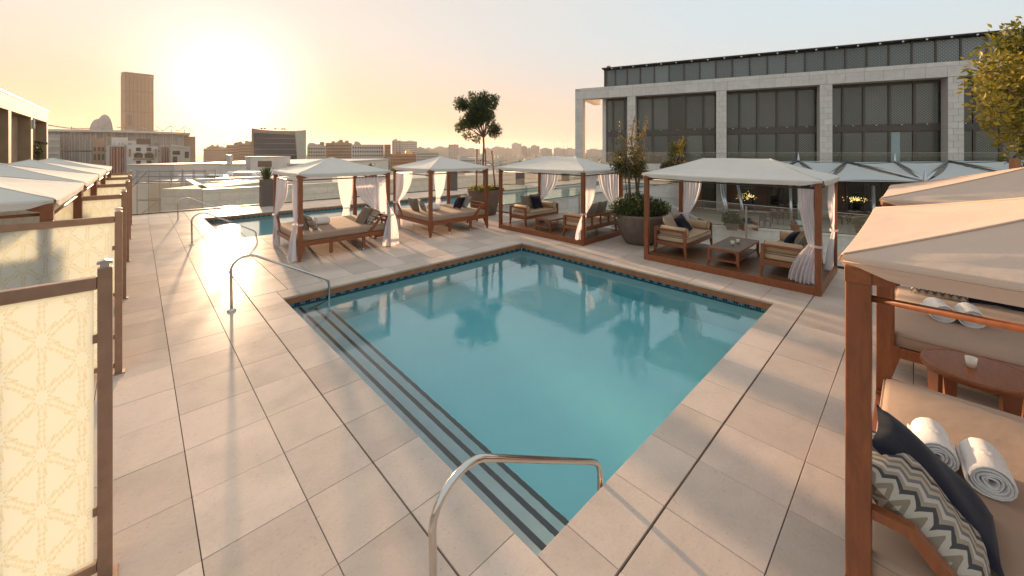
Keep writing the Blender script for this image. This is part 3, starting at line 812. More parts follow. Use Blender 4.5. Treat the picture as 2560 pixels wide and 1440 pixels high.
def leg_prism(sx, sy, px, py, w=0.11, zt=0.42):
    """tapered foot of a corner post: outer faces upright, inner faces running in towards the floor"""
    o = 0.055
    mb = MB()
    def rect(f, z):
        ax = px + sx*o; bx = px + sx*o - sx*f; ay = py + sy*o; by = py + sy*o - sy*f
        x0, x1 = sorted((ax, bx)); y0, y1 = sorted((ay, by))
        return [(x0,y0,z),(x1,y0,z),(x1,y1,z),(x0,y1,z)]
    mb.loft([rect(0.05, 0), rect(0.155, zt-.03), rect(0.16, zt+.13)])
    return mb
def daybed(label, cx, cy, wx=2.66, wy=2.72, zp=2.82, mat='canopy', group='canopied daybeds', full=True):
    r = thing('daybed', label, 'daybed', (cx, cy, 0), 0, group)
    hx, hy = wx/2, wy/2; px, py = hx-.062, hy-.062
    for sx in (-1, 1):
        for sy in (-1, 1):
            p = MB().box(sx*px-.055, sx*px+.055, sy*py-.055, sy*py+.055, 0.55, 2.335, .004).obj('post', M['teak'], r)
            leg_prism(sx, sy, sx*px, sy*py).obj('tapered_foot', M['teak'], p)
            mb = MB().box(sx*px-.0585, sx*px+.0585, sy*py-.0585, sy*py+.0585, 2.25, 2.337, .003)
            for ax in (0, 1):
                P = [(.06, 2.253), (.10, 2.256), (.165, 2.285), (.19, 2.325), (.19, 2.336), (.06, 2.336)]
                k0 = len(mb.v); mb.prism(P, 'y', -.05, .05)
                for i in range(k0, len(mb.v)):
                    v = mb.v[i]
                    mb.v[i] = (sx*px - sx*v[0], sy*py + v[1], v[2]) if ax == 0 else (sx*px + v[1], sy*py - sy*v[0], v[2])
            mb.obj('corner_bracket', M['teakx'], p)
    zb = 2.215
    for s in (-1, 1):
        MB().tube([(-px, s*py, zb), (px, s*py, zb)], 0.019, 10).obj('curtain_rod', M['teakx'], r)
        MB().tube([(s*px, -py, zb-.05), (s*px, py, zb-.05)], 0.019, 10).obj('curtain_rod', M['teak'], r)
    cm = canopy(hx, hy, 2.405, zp).obj('canopy', M[mat], r)
    for s in (-1, 1):
        MB().box(-px+.056, px-.056, s*(py+.02)-.03, s*(py+.02)+.03, 0.405, 0.53, .004).obj('side_rail', M['teakx'], r)
        MB().box(s*(px+.02)-.03, s*(px+.02)+.03, -py+.056, py-.056, 0.405, 0.53, .004).obj('end_rail', M['teak'], r)
    MB().box(-px-.0, px+.0, -py+.02, py-.02, 0.47, 0.515).obj('bed_base', M['darkmetal'], r)
    mt = MB(); q = .10; mx, my = px+.01, py-.01
    def rr(z, e, c=.07):
        P = []
        for (sx, sy, a0) in ((1,1,0),(-1,1,PI/2),(-1,-1,PI),(1,-1,1.5*PI)):
            for k in range(5):
                a = a0 + k/4*PI/2
                P.append((sx*(mx-e-c)+c*math.cos(a), sy*(my-e-c)+c*math.sin(a), z))
        return P
    mt.loft([rr(.52, .04), rr(.535, .012), rr(.56, .0), rr(.66, .0), rr(.69, .012), rr(.705, .05), rr(.715, .25), rr(.72, .6)], True, True)
    mo = mt.obj('mattress', M['mattress'], r)
    pp = MB()
    for z in (.548, .676):
        L = rr(z, -.003); pp.tube(L + [L[0]], .006, 5)
    pp.obj('piping', M['mattress'], mo)
    def arm(q):
        return [(q-.69, .50), (q-.58, .50), (q-.195, .93), (q-.057, .93), (q-.057, .985), (q-.225, .985)]
    MB().prism(arm(px), 'y', -py-.03, -py+.03).obj('end_arm', M['teakx'], r)
    if full: MB().prism(arm(py), 'x', -px-.03, -px+.03).obj('end_arm', M['teak'], r)
    b = MB()
    for z in (.935, .80): b.box(px-.03, px+.03, -py+.06, -py+.95, z-.045, z+.045, .004)
    for k in range(4): b.box(px-.015, px+.015, -py+.12+k*.26, -py+.20+k*.26, .53, .755)
    b.obj('end_backrest', M['teak'], r)
    for x in (-.45, .5):
        for sy in (-1, 1):
            f = MB().box(x-.04, x+.04, sy*(py-.02)-.04, sy*(py-.02)+.04, .10, .41, .003).obj('mid_leg', M['teak'], r)
            MB().lathe([(.018, 0), (.018, .02), (.012, .10)], 10, (x, sy*(py-.02), 0)).obj('levelling_foot', M['steel'], f)
    return r
D1 = daybed('left of the two white canopied daybeds between the pools, its front right curtain spread wide', 4.455, 12.93)
D2 = daybed('right of the two white canopied daybeds between the pools, next to the tree planter', 8.625, 13.03)
R1 = daybed('nearest sand coloured canopied daybed with two white towels, cut by the right edge', 4.275, -1.07, mat='tan_canopy', group='sand canopied daybeds')
R2 = daybed('second sand coloured canopied daybed, behind the oval side table', 8.20, -1.06, mat='tan_canopy', group='sand canopied daybeds', full=False)
LB = daybed('nearest white canopied daybed in the row behind the left screens', -2.12, 9.33, 2.72, 3.62, 2.78, group='daybeds behind the left screens')
dup(LB, 'second white canopied daybed from the front in the left row of screens', (-2.12, 13.05, 0))
dup(LB, 'third white canopied daybed from the front in the left row of screens', (-2.12, 16.82, 0))
dup(LB, 'farthest white canopied daybed in the left row of screens', (-2.12, 20.55, 0))

def curtain(label, A, B, ztop, tie, wt, bot, wb, zb=0.04, n=7, amp=0.035, post=None, seed=1, ry=None):
    """A, B: ends of the gathered top edge; tie: (x, y, z) of the knot; bot: centre of the hem"""
    A = Vector((A[0], A[1], 0)); B = Vector((B[0], B[1], 0)); d = (B-A); L = d.length; d.normalize()
    nrm = Vector((-d.y, d.x, 0)); T = Vector((tie[0], tie[1], 0)); Bt = Vector((bot[0], bot[1], 0)); zt = tie[2]
    wt *= 1.35; rnd = random.Random(seed); ph = [rnd.uniform(0, 6) for _ in range(4)]
    def fn(t, s):
        if s < 0.62:
            q = s/0.62; z = ztop + (zt-ztop)*q
            e = q**2.5*(0.75+0.25*q)
            P = (A.lerp(B, t)).lerp(T + d*((t-.5)*wt), e)
            am = amp*(0.45+0.55*math.sin(PI*min(1, q*1.1)))*(1-0.45*q)
        else:
            q = (s-.62)/.38; z = zt + (zb-zt)*q
            e = 1-(1-q)**1.7
            P = (T + d*((t-.5)*wt)).lerp(Bt + d*((t-.5)*wb), e)
            am = amp*(0.55+0.9*q)
        f = math.sin(2*PI*n*t + ph[0] + 0.8*s) + 0.45*math.sin(2*PI*n*1.7*t + ph[1] - 2.0*s)
        P = P + nrm*(am*f) + d*(0.012*math.sin(9*s+ph[2]+t*5))
        return (P.x, P.y, z + (0.02*math.sin(7*t+ph[3]) if s > .97 else 0))
    mb = MB(); mb.grid(fn, 64, 44)
    o = mb.obj('curtain', M['curtain'], None, normals=False)
    tag(o, label, 'curtain', 'white curtains')
    tb = MB(); p = Vector(post or (tie[0], tie[1]))
    P0 = Vector((T.x, T.y)); dd = p - P0
    ang = math.atan2(dd.y, dd.x); c = (p+P0)/2; a = dd.length/2 + 0.085; bb = 0.082
    def fb(t, s):
        w = 2*PI*t; x = a*math.cos(w); y = bb*math.sin(w)
        return (c.x + x*math.cos(ang)-y*math.sin(ang), c.y + x*math.sin(ang)+y*math.cos(ang), zt-.028+.056*s)
    tb.grid(fb, 28, 1)
    tb.obj('tieback', M['curtain'], o, normals=False)
    return o
# curtains on the two white daybeds
def pc(cx, cy, sx, sy, wx=2.66, wy=2.72): return (cx + sx*(wx/2-.062), cy + sy*(wy/2-.062))
f1 = pc(4.455, 12.93, -1, -1)
curtain('white curtain tied to the front left post of the left daybed', (f1[0]-.02, f1[1]+.06), (f1[0]-.02, f1[1]+.62), 2.20, (f1[0]-.10, f1[1]+.10, 1.0), .16, (f1[0]-.18, f1[1]+.14), .55, post=f1, n=5, seed=2)
b1 = pc(4.455, 12.93, -1, 1)
curtain('pink tinged curtain hanging at the back left corner of the left daybed', (b1[0], b1[1]-.06), (b1[0], b1[1]-1.3), 2.20, (b1[0]-.06, b1[1]-.12, 1.0), .14, (b1[0]-.02, b1[1]-.22), .5, post=b1, n=8, seed=3)
g1 = pc(4.455, 12.93, 1, -1)
curtain('widest white curtain, swept across the front right corner of the left daybed', (g1[0]-1.02, g1[1]-.02), (g1[0]-.08, g1[1]-.02), 2.22, (g1[0]+.08, g1[1]-.10, 1.0), .17, (g1[0]+.05, g1[1]-.14), .55, post=g1, n=9, amp=.045, seed=4)
h1 = pc(4.455, 12.93, 1, 1)
curtain('white curtain gathered at the back right post of the left daybed', (h1[0]-.62, h1[1]), (h1[0]-.06, h1[1]), 2.20, (h1[0]-.32, h1[1]-.02, .98), .14, (h1[0]-.34, h1[1]), .42, post=(h1[0]-.25, h1[1]), n=6, seed=5)
f2 = pc(8.625, 13.03, -1, 1)
curtain('white curtain tied to the left corner post of the right daybed', (f2[0]+.06, f2[1]), (f2[0]+.75, f2[1]), 2.22, (f2[0]+.06, f2[1]-.02, 1.02), .15, (f2[0]+.1, f2[1]), .4, post=f2, n=8, seed=6)
curtain('narrow white curtain beside the left corner post of the right daybed', (f2[0], f2[1]-.06), (f2[0], f2[1]-.7), 2.16, (f2[0]-.02, f2[1]-.10, 1.0), .14, (f2[0], f2[1]-.16), .4, post=f2, n=6, seed=26)
h2 = pc(8.625, 13.03, 1, 1)
curtain('white curtain gathered at the back right post of the right daybed', (h2[0]-.70, h2[1]), (h2[0]-.1, h2[1]), 2.20, (h2[0]-.55, h2[1]-.02, 1.0), .14, (h2[0]-.48, h2[1]), .42, post=(h2[0]-.5, h2[1]), n=6, seed=7)

# towels and pillows on the two white daybeds
def lean(kind, label, x, y, z, rz, tilt, size=(0.52, 0.52, 0.2), roll=0.0, group='throw pillows'):
    M4 = Matrix.Rotation(rz, 4, 'Z') @ Matrix.Rotation(tilt, 4, 'X') @ Matrix.Rotation(roll, 4, 'Z')
    return pillow(kind, label, (x, y, z), M4.to_euler(), size, group)
for (nm, cx, cy) in (('left', 4.455, 12.93), ('right', 8.625, 13.03)):
    towel('white towel roll in the middle of the %s daybed' % nm, (cx-.28, cy-.05, .83), 0.0, 1.0)
    towel('second white towel roll behind the first on the %s daybed' % nm, (cx-.25, cy+.22, .83), 0.05, 1.0)
lean('taupe', 'grey taupe pillow leaning at the left end of the left daybed', 4.455-.98, 12.93-.45, .95, PI/2, 1.15, (.56, .56, .2))
lean('chev', 'chevron pillow in front of the taupe one, left end of the left daybed', 4.455-.80, 12.93-.62, .92, PI/2, 1.0, (.5, .5, .18), .2)
lean('taupe', 'grey taupe pillow behind the chevron one, right end of the left daybed', 4.455+.80, 12.93-.60, .94, -PI/2, 1.0, (.62, .62, .2))
lean('chev', 'chevron pillow slumped at the right end of the left daybed', 4.455+.95, 12.93-.82, .93, -PI/2, .85, (.58, .58, .2))
lean('ikat', 'ikat pillow against the right corner post of the left daybed', 4.455+1.1, 12.93-.55, .98, -PI/2, 1.1, (.5, .5, .18))
lean('taupe', 'grey taupe pillow leaning at the left end of the right daybed', 8.625-.98, 13.03+.35, .96, PI/2, 1.2, (.55, .55, .2))
lean('chev', 'chevron pillow standing upright at the left end of the right daybed', 8.625-.80, 13.03+.05, .96, PI/2-.3, 1.15, (.52, .52, .18))
lean('navy', 'dark navy pillow at the right end of the right daybed', 8.625+.72, 13.03-.25, .95, -PI/2, 1.05, (.52, .52, .2))
lean('ikat', 'black and white ikat pillow behind the navy one on the right daybed', 8.625+.90, 13.03-.40, .97, -PI/2, 1.0, (.54, .54, .18))
lean('sand', 'sand coloured pillow at the back of the right daybed head end', 8.625+1.02, 13.03-.12, .99, -PI/2, 1.15, (.52, .52, .18))
# low slatted side tables on the floor beside the daybeds
def low_table(label, x, y, rz=0):
    r = thing('low_side_table', label, 'table', (x, y, 0), rz, 'low slatted side tables')
    MB().box(-.3, .3, -.25, .25, .36, .40, .004).obj('table_top', M['top'], r)
    for sx in (-1, 1):
        for sy in (-1, 1): MB().box(sx*.26-.03, sx*.26+.03, sy*.21-.03, sy*.21+.03, 0, .36, .003).obj('leg', M['teak'], r)
    for sy in (-1, 1): MB().box(-.23, .23, sy*.21-.015, sy*.21+.015, .05, .13).obj('stretcher', M['teakx'], r)
    return r
lt = low_table('low wooden side table half hidden behind the left daybed foot', 6.15, 13.1)
dup(lt, 'low wooden side table by the planter behind the right daybed', (10.3, 13.35, 0))

# ---------------------------------------------------------------- lounge cabanas on wooden platforms
def cabana(label, cx, cy, wx, wy):
    r = thing('lounge_cabana', label, 'cabana', (cx, cy, 0), 0, 'lounge cabanas')
    hx, hy = wx/2, wy/2; zf = 0.16
    fr = MB()
    for s in (-1, 1):
        MB().box(-hx, hx, s*hy-.06 if s > 0 else -hy, s*hy if s > 0 else -hy+.06, 0, zf+.002, .004).obj('platform_edge', M['teakx'], r)
        MB().box(s*hx-.06 if s > 0 else -hx, s*hx if s > 0 else -hx+.06, -hy+.062, hy-.062, 0, zf+.002, .004).obj('platform_edge', M['teak'], r)
    n = 17; w = (wx-.124)/n
    pm = MB().box(-w/2+.002, w/2-.002, -hy+.064, hy-.064, zf-.03, zf-.002, .002).mesh('deck_plank', M['plank'])
    for i in range(n): inst(pm, 'deck_plank', r, (-hx+.062+w*(i+.5), 0, 0))
    for sx in (-1, 1):
        for sy in (-1, 1):
            MB().box(sx*(hx-.055)-.057, sx*(hx-.055)+.057, sy*(hy-.055)-.057, sy*(hy-.055)+.057, 0.0, 2.33, .004).obj('post', M['teak'], r)
    for s in (-1, 1):
        MB().tube([(-hx+.1, s*(hy-.055), 2.23), (hx-.1, s*(hy-.055), 2.23)], .018, 8).obj('curtain_rod', M['darkmetal'], r)
        MB().tube([(s*(hx-.055), -hy+.1, 2.23), (s*(hx-.055), hy-.1, 2.23)], .018, 8).obj('curtain_rod', M['darkmetal'], r)
    canopy(hx+.03, hy+.03, 2.40, 2.82, (.78, .78), 'y', .115, .06).obj('canopy', M['canopy'], r)
    rb = MB()
    for s in (-1, 1): rb.tube([(s*(hx), 0, 2.34), (s*hx*.5, 0, 2.49), (0, 0, 2.74)], .012, 6)
    rb.obj('canopy_rib', M['darkmetal'], r)
    return r
CB1 = cabana('farther white canopied lounge cabana, between the two round planters', 11.40, 9.33, 2.40, 4.03)
CB2 = cabana('nearer white canopied lounge cabana at the right corner of the pool', 11.36, 3.30, 2.40, 3.90)
# its loveseats: front edge faces -y
def loveseat(label, x, y, rz, z=0.16):
    r = thing('loveseat', label, 'sofa', (x, y, z), rz, 'teak loveseats')
    hx, hy = .98, .44
    for sx in (-1, 1):
        xs = sx*(hx-.03)
        for sy in (-1, 1):
            ys = sy*(hy-.035)
            MB().rects([(xs, ys - sy*.0 + sy*.03, .022, .022, 0), (xs, ys, .03, .035, .24), (xs, ys, .03, .035, .66)]).obj('leg', M['teak'], r)
        a = MB()
        a.box(xs-.032, xs+.032, -hy, hy, .655, .71, .006)
        for sy in (-1, 1):
            y0 = sy*(hy-.07); P = [(y0, .655), (y0 - sy*.07, .655), (y0 - sy*.02, .63), (y0, .58)]
            a.prism(P, 'x', xs-.028, xs+.028)
        a.obj('arm_rail', M['teak'], r)
        MB().box(xs-.026, xs+.026, -hy+.07, hy-.07, .25, .36, .004).obj('seat_rail', M['teak'], r)
    for sy in (-1, 1): MB().box(-hx+.06, hx-.06, sy*(hy-.03)-.026, sy*(hy-.03)+.026, .25, .365, .004).obj('seat_rail', M['teakx'], r)
    MB().box(-hx+.06, hx-.06, -hy+.06, hy-.06, .30, .345).obj('seat_base', M['darkmetal'], r)
    MB().box(-hx+.0, hx-.0, hy-.06, hy-.005, .66, .73, .005).obj('back_rail', M['teakx'], r)
    for k in (-.5, 0, .5): MB().box(k-.035, k+.035, hy-.055, hy-.02, .36, .66, .003).obj('back_slat', M['teak'], r)
    def slab(x0, x1, y0, y1, z0, z1, c=.045):
        mb = MB()
        def rg(z, e):
            P = []
            for (sx, sy, a0) in ((1,1,0),(-1,1,PI/2),(-1,-1,PI),(1,-1,1.5*PI)):
                for k in range(4):
                    a = a0+k/3*PI/2
                    P.append(((x0+x1)/2+sx*((x1-x0)/2-e-c)+c*math.cos(a), (y0+y1)/2+sy*((y1-y0)/2-e-c)+c*math.sin(a), z))
            return P
        mb.loft([rg(z0, .03), rg(z0+.02, .004), rg(z0+.04, 0), rg(z1-.04, 0), rg(z1-.018, .006), rg(z1, .04), rg(z1+.012, .2)], True, True)
        return mb, rg
    mb, rg = slab(-hx+.075, hx-.075, -hy+.0, hy-.05, .348, .51)
    sc_ = mb.obj('seat_cushion', M['seat'], r)
    pp = MB()
    for z in (.366, .49): L = rg(z, -.003); pp.tube(L+[L[0]], .0065, 5)
    pp.obj('piping', M['piping'], sc_)
    for sx in (-1, 1):
        x = sx*(hx-.20)
        bo = MB().lathe([(.06, -.40), (.105, -.40), (.125, -.385), (.128, -.36), (.128, .30), (.10, .33)], 20)
        bo.v = [(x+v[0], v[2], .635+v[1]) for v in bo.v]
        b_ = bo.obj('bolster', M['seat'], r)
        ring = [(x+.122*math.cos(q*PI/10), -.392, .635+.122*math.sin(q*PI/10)) for q in range(21)]
        MB().tube(ring, .006, 5).obj('piping', M['piping'], b_)
    return r
S1 = loveseat('left loveseat with a navy cushion in the nearer lounge cabana', 11.48, 4.68, 0)
S2 = dup(S1, 'right loveseat by the tied curtain in the nearer lounge cabana', (11.40, 2.06, .16), PI)
S3 = dup(S1, 'left loveseat with a square navy pillow in the farther lounge cabana', (11.55, 10.68, .16), 0)
S4 = dup(S1, 'right loveseat showing its slatted back in the farther lounge cabana', (11.38, 7.86, .16), PI)
def coffee_table(label, x, y):
    r = thing('coffee_table', label, 'table', (x, y, .16), 0, 'teak coffee tables')
    hx, hy, h = .88, .36, .43
    MB().box(-hx+.05, hx-.05, -hy+.05, hy-.05, h-.028, h-.004, .002).obj('table_top', M['top'], r)
    for s in (-1, 1):
        MB().box(-hx+.052, hx-.052, s*(hy-.024)-.025, s*(hy-.024)+.025, h-.055, h, .004).obj('edge_rail', M['teakx'], r)
        fr = MB(); x0 = s*(hx-.025)
        fr.box(x0-.026, x0+.026, -hy, hy, h-.06, h+.001, .004)
        fr.box(x0-.022, x0+.022, -hy+.06, hy-.06, .125, .165, .003)
        for sy in (-1, 1):
            fr.rects([(x0, sy*(hy-.005), .02, .02, 0), (x0, sy*(hy-.035), .024, .034, .13), (x0, sy*(hy-.03), .024, .03, h-.062)])
            y0 = sy*(hy-.062)
            fr.prism([(y0, h-.06), (y0-sy*.06, h-.06), (y0-sy*.018, h-.078), (y0, h-.12)], 'x', x0-.02, x0+.02)
            fr.prism([(y0, .165), (y0-sy*.06, .165), (y0-sy*.018, .183), (y0, .225)], 'x', x0-.02, x0+.02)
        fr.obj('end_frame', M['teak'], r)
    MB().box(-hx+.05, hx-.05, -hy+.07, hy-.07, .13, .155, .003).obj('lower_shelf', M['teakx'], r)
    return r
T1 = coffee_table('low teak coffee table with a shelf in the nearer lounge cabana', 11.28, 3.30)
T2 = dup(T1, 'low teak coffee table with a shelf in the farther lounge cabana', (11.33, 9.27, .16))
cand = None
def candle(label, x, y, z, s=1.0):
    global cand
    if cand is None:
        r = thing('candle_holder', label, 'candle', (x, y, z), 0, 'white candle cups')
        MB().lathe([(.034, 0), (.045, .10), (.041, .10), (.033, .03)], 18).obj('cup', M['candle'], r)
        MB().lathe([(.0, .03), (.033, .03), (.036, .06), (.0, .058)], 14).obj('wax', M['towel'], r)
        cand = r; return r
    return dup(cand, label, (x, y, z))
candle('left of the two white candle cups on the nearer coffee table', 11.08, 3.28, .592)
candle('right of the two white candle cups on the nearer coffee table', 11.38, 3.24, .592)
candle('left of the two white candle cups on the farther coffee table', 11.42, 9.02, .592)
candle('right of the two white candle cups on the farther coffee table', 11.72, 8.78, .592)
# pillows in the cabanas
lean('sand', 'beige pillow leaning in the left corner of the nearer left loveseat', 10.98, 4.86, .93, 0, 1.15, (.56, .56, .2), .1)
lean('sand', 'second beige pillow behind the navy cushion, nearer left loveseat', 11.5, 4.90, .95, 0, 1.2, (.54, .54, .2), -.1)
lean('navy', 'navy cushion on the left loveseat of the nearer cabana', 11.36, 4.66, .90, -.15, 1.0, (.54, .54, .18), .25)
lean('navy', 'navy cushion on the right loveseat of the nearer cabana', 11.55, 2.08, .88, PI, .85, (.52, .52, .2), .2)
lean('taupe', 'beige taupe pillow behind the navy cushion, nearer right loveseat', 11.45, 1.86, .93, PI, 1.1, (.6, .6, .22), .1)
lean('taupe', 'grey taupe pillow in the left corner of the farther left loveseat', 11.28, 10.86, .96, 0, 1.25, (.56, .56, .2))
lean('taupe', 'grey pillow directly behind the navy one, farther left loveseat', 11.85, 10.90, .98, 0, 1.3, (.56, .56, .2))
lean('navy', 'square navy pillow on the left loveseat of the farther cabana', 11.66, 10.66, .95, -.1, 1.15, (.54, .54, .18))
lean('taupe', 'left of two grey pillows over the slatted loveseat back', 11.1, 7.68, .98, PI, 1.2, (.6, .6, .22))
lean('taupe', 'right of two grey pillows over the slatted loveseat back', 11.75, 7.70, .99, PI, 1.2, (.6, .6, .22))
# cabana curtains
def cp_(cx, cy, wx, wy, sx, sy): return (cx+sx*(wx/2-.055), cy+sy*(wy/2-.055))
k = cp_(11.40, 9.33, 2.40, 4.03, 1, 1)
curtain('pinkish curtain swept back to the rear left post of the farther cabana', (k[0], k[1]-1.05), (k[0], k[1]-.08), 2.23, (k[0]-.02, k[1]-.10, 1.02), .15, (k[0]-.02, k[1]-.12), .34, post=k, n=7, zb=.2, seed=11)
k = cp_(11.40, 9.33, 2.40, 4.03, -1, -1)
curtain('white curtain tied to the front post of the farther cabana', (k[0]+.08, k[1]), (k[0]+.75, k[1]), 2.23, (k[0]+.06, k[1]-.0, 1.0), .15, (k[0]-.05, k[1]+.06), .55, post=k, n=6, zb=.2, seed=12)
k = cp_(11.40, 9.33, 2.40, 4.03, 1, -1)
curtain('pinkish curtain at the rear right post of the farther cabana, behind the shrub', (k[0], k[1]+.95), (k[0], k[1]+.08), 2.23, (k[0], k[1]+.2, 1.0), .15, (k[0], k[1]+.2), .4, post=k, n=7, zb=.2, seed=13)
k = cp_(11.36, 3.30, 2.40, 3.90, 1, 1)
curtain('white curtain tied to the rear left post of the nearer cabana', (k[0], k[1]-.62), (k[0], k[1]-.06), 2.23, (k[0]-.02, k[1]-.14, 1.05), .14, (k[0]-.02, k[1]-.2), .34, post=k, n=6, zb=.2, seed=14)
k = cp_(11.36, 3.30, 2.40, 3.90, -1, -1)
curtain('long white curtain tied to the front post of the nearer cabana, hem on the platform', (k[0]+.03, k[1]+.34), (k[0]+.03, k[1]+.07), 2.23, (k[0]+.06, k[1]+.08, 1.02), .13, (k[0]+.10, k[1]+.30), .50, post=k, n=6, zb=.18, seed=15)
k = cp_(11.36, 3.30, 2.40, 3.90, 1, -1)
curtain('pinkish curtain tied to the right hand rear post of the nearer cabana', (k[0]-.85, k[1]), (k[0]-.08, k[1]), 2.23, (k[0]-.09, k[1]+.0, 1.05), .14, (k[0]-.45, k[1]+.05), .5, post=k, n=7, zb=.18, seed=16)

# ---------------------------------------------------------------- foreground on the right
towel('left of the two big white towel rolls on the nearest daybed', (4.26, -.09, .832), .12, .96)
towel('right of the two big white towel rolls on the nearest daybed', (4.20, -.335, .832), .08, .98)
towel('left of the two white towel rolls on the second daybed', (7.95, -.22, .826), .25, 1.08)
towel('right of the two white towel rolls on the second daybed', (7.98, -.50, .826), .1, 1.08)
def edge_pillow(kind, label, c, e1, e2, size):
    e1 = Vector(e1).normalized(); n = e1.cross(Vector(e2)).normalized(); e2 = n.cross(e1)
    Mx = Matrix((e1, e2, n)).transposed().to_4x4()
    return pillow(kind, label, c, Mx.to_euler(), size)
edge_pillow('chev', 'big chevron pillow wedged behind the arm of the nearest daybed', (3.32, -.02, .91), (0, .74, .67), (-1, 0, 0), (.66, .54, .30))
edge_pillow('navy', 'big navy pillow behind the chevron one on the nearest daybed', (3.56, -.07, .955), (0, .76, .65), (-1, 0, 0), (.70, .56, .19))
lean('chev', 'chevron pillow at the far end of the second daybed', 9.15, -.25, .95, -PI/2, 1.0, (.62, .55, .2))
lean('navy', 'navy pillow beside the chevron one on the second daybed', 9.2, -.82, .95, -PI/2, 1.0, (.62, .55, .2))
tb = thing('side_table', 'oval wooden side table with one candle between the two sand daybeds', 'table', (6.23, -.44, -.06))
rim = MB(); n_ = 36
def ov(r, z): return [(r*1.0*math.cos(2*PI*k/n_), r*1.0*math.sin(2*PI*k/n_), z) for k in range(n_)]
rim.loft([ov(.395, .765), ov(.405, .77), ov(.405, .825), ov(.40, .83), ov(.385, .83), ov(.383, .824)], True, True)
rim.obj('table_rim', M['teakx'], tb)
MB().lathe([(.0, .822), (.384, .822), (.384, .8265), (.0, .8268)], 36, smooth=False).obj('table_top', M['teakx'], tb)
for q in range(4):
    a = q*PI/2 + .55
    lg = MB().rects([(.33, 0, .018, .035, .06), (.345, 0, .02, .06, .50), (.35, 0, .02, .075, .765)])
    lg.xform(Matrix.Rotation(a, 4, 'Z')); lg.obj('leg', M['teak'], tb)
candle('single candle cup on the oval side table', 6.22, -.40, .768)

# ---------------------------------------------------------------- privacy screens
def screen_relief():
    """cast star lattice: twin ribs along the triangular net and spiked stars on its nodes"""
    mb = MB(); x0, x1, z0, z1 = -.075-3.42/.547, -.075, .17, 2.02; a = .37; hrow = a*math.sqrt(3)/2
    def rib(p, q, w=.017, h=.007):
        (ax, az), (bx, bz) = p, q
        # clip
        for _ in range(1):
            t0, t1 = 0.0, 1.0; dx, dz = bx-ax, bz-az
            for pp, qq in ((-dx, ax-x0), (dx, x1-ax), (-dz, az-z0), (dz, z1-az)):
                if abs(pp) < 1e-9:
                    if qq < 0: return
                else:
                    r = qq/pp
                    if pp < 0: t0 = max(t0, r)
                    else: t1 = min(t1, r)
            if t0 >= t1: return
            ax, az, bx, bz = ax+dx*t0, az+dz*t0, ax+dx*t1, az+dz*t1
        L = math.hypot(bx-ax, bz-az)
        if L < .01: return
        nx, nz = -(bz-az)/L*w/2, (bx-ax)/L*w/2
        P = [(ax-nx, az-nz), (ax+nx, az+nz), (bx+nx, bz+nz), (bx-nx, bz-nz)]
        k = .55
        Q = [(ax-nx*k, az-nz*k), (ax+nx*k, az+nz*k), (bx+nx*k, bz+nz*k), (bx-nx*k, bz-nz*k)]
        vs_ = [(p[0], 0, p[1]) for p in P] + [(p[0], -h, p[1]) for p in Q]
        mb.add(vs_, [(4,5,6,7), (0,1,5,4), (1,2,6,5), (2,3,7,6), (3,0,4,7)])
    cols = int((x1-x0)/hrow)+3; rows = int((z1-z0)/a)+3
    for c in range(-1, cols):
        cx = x0 + .1 + c*hrow
        for r in range(-1, rows):
            cz = z0 + .12 + r*a + (c % 2)*a/2
            for k in range(3):
                ang = PI/2 + k*PI/3
                dx, dz = math.cos(ang), math.sin(ang)
                for o in (-.018, .018):
                    px_, pz_ = -dz*o, dx*o
                    rib((cx+dx*.10+px_, cz+dz*.10+pz_), (cx+dx*(a-.10)+px_, cz+dz*(a-.10)+pz_))
                m_ = a/2
                for o in (-.035, 0, .035): rib((cx+dx*(m_+o)-dz*-.03, cz+dz*(m_+o)+dx*-.03), (cx+dx*(m_+o)-dz*.03, cz+dz*(m_+o)+dx*.03), .008)
            for k in range(12):
                ang = k*PI/6 + PI/12; R = .15 if k % 2 else .11
                tip = (cx+R*math.cos(ang), cz+R*math.sin(ang))
                for s in (-1, 1):
                    b_ = ang + s*PI/12
                    rib((cx+.05*math.cos(b_), cz+.05*math.sin(b_)), tip, .012)
    mb.v = [(x1+(v[0]-x1)*.547, v[1], v[2]) for v in mb.v]
    return mb
m, t, b = nodes('frosted_cast_panel'); out = t.nodes['Material Output']
b.inputs['Base Color'].default_value = (0.78, 0.78, 0.74, 1); b.inputs['Roughness'].default_value = 0.35
tr = N(t, 'ShaderNodeBsdfTranslucent'); tr.inputs['Color'].default_value = (0.80, 0.82, 0.76, 1)
mx = N(t, 'ShaderNodeMixShader'); mx.inputs[0].default_value = 0.58
t.links.new(b.outputs[0], mx.inputs[1]); t.links.new(tr.outputs[0], mx.inputs[2]); t.links.new(mx.outputs[0], out.inputs['Surface'])
M['frost'] = m
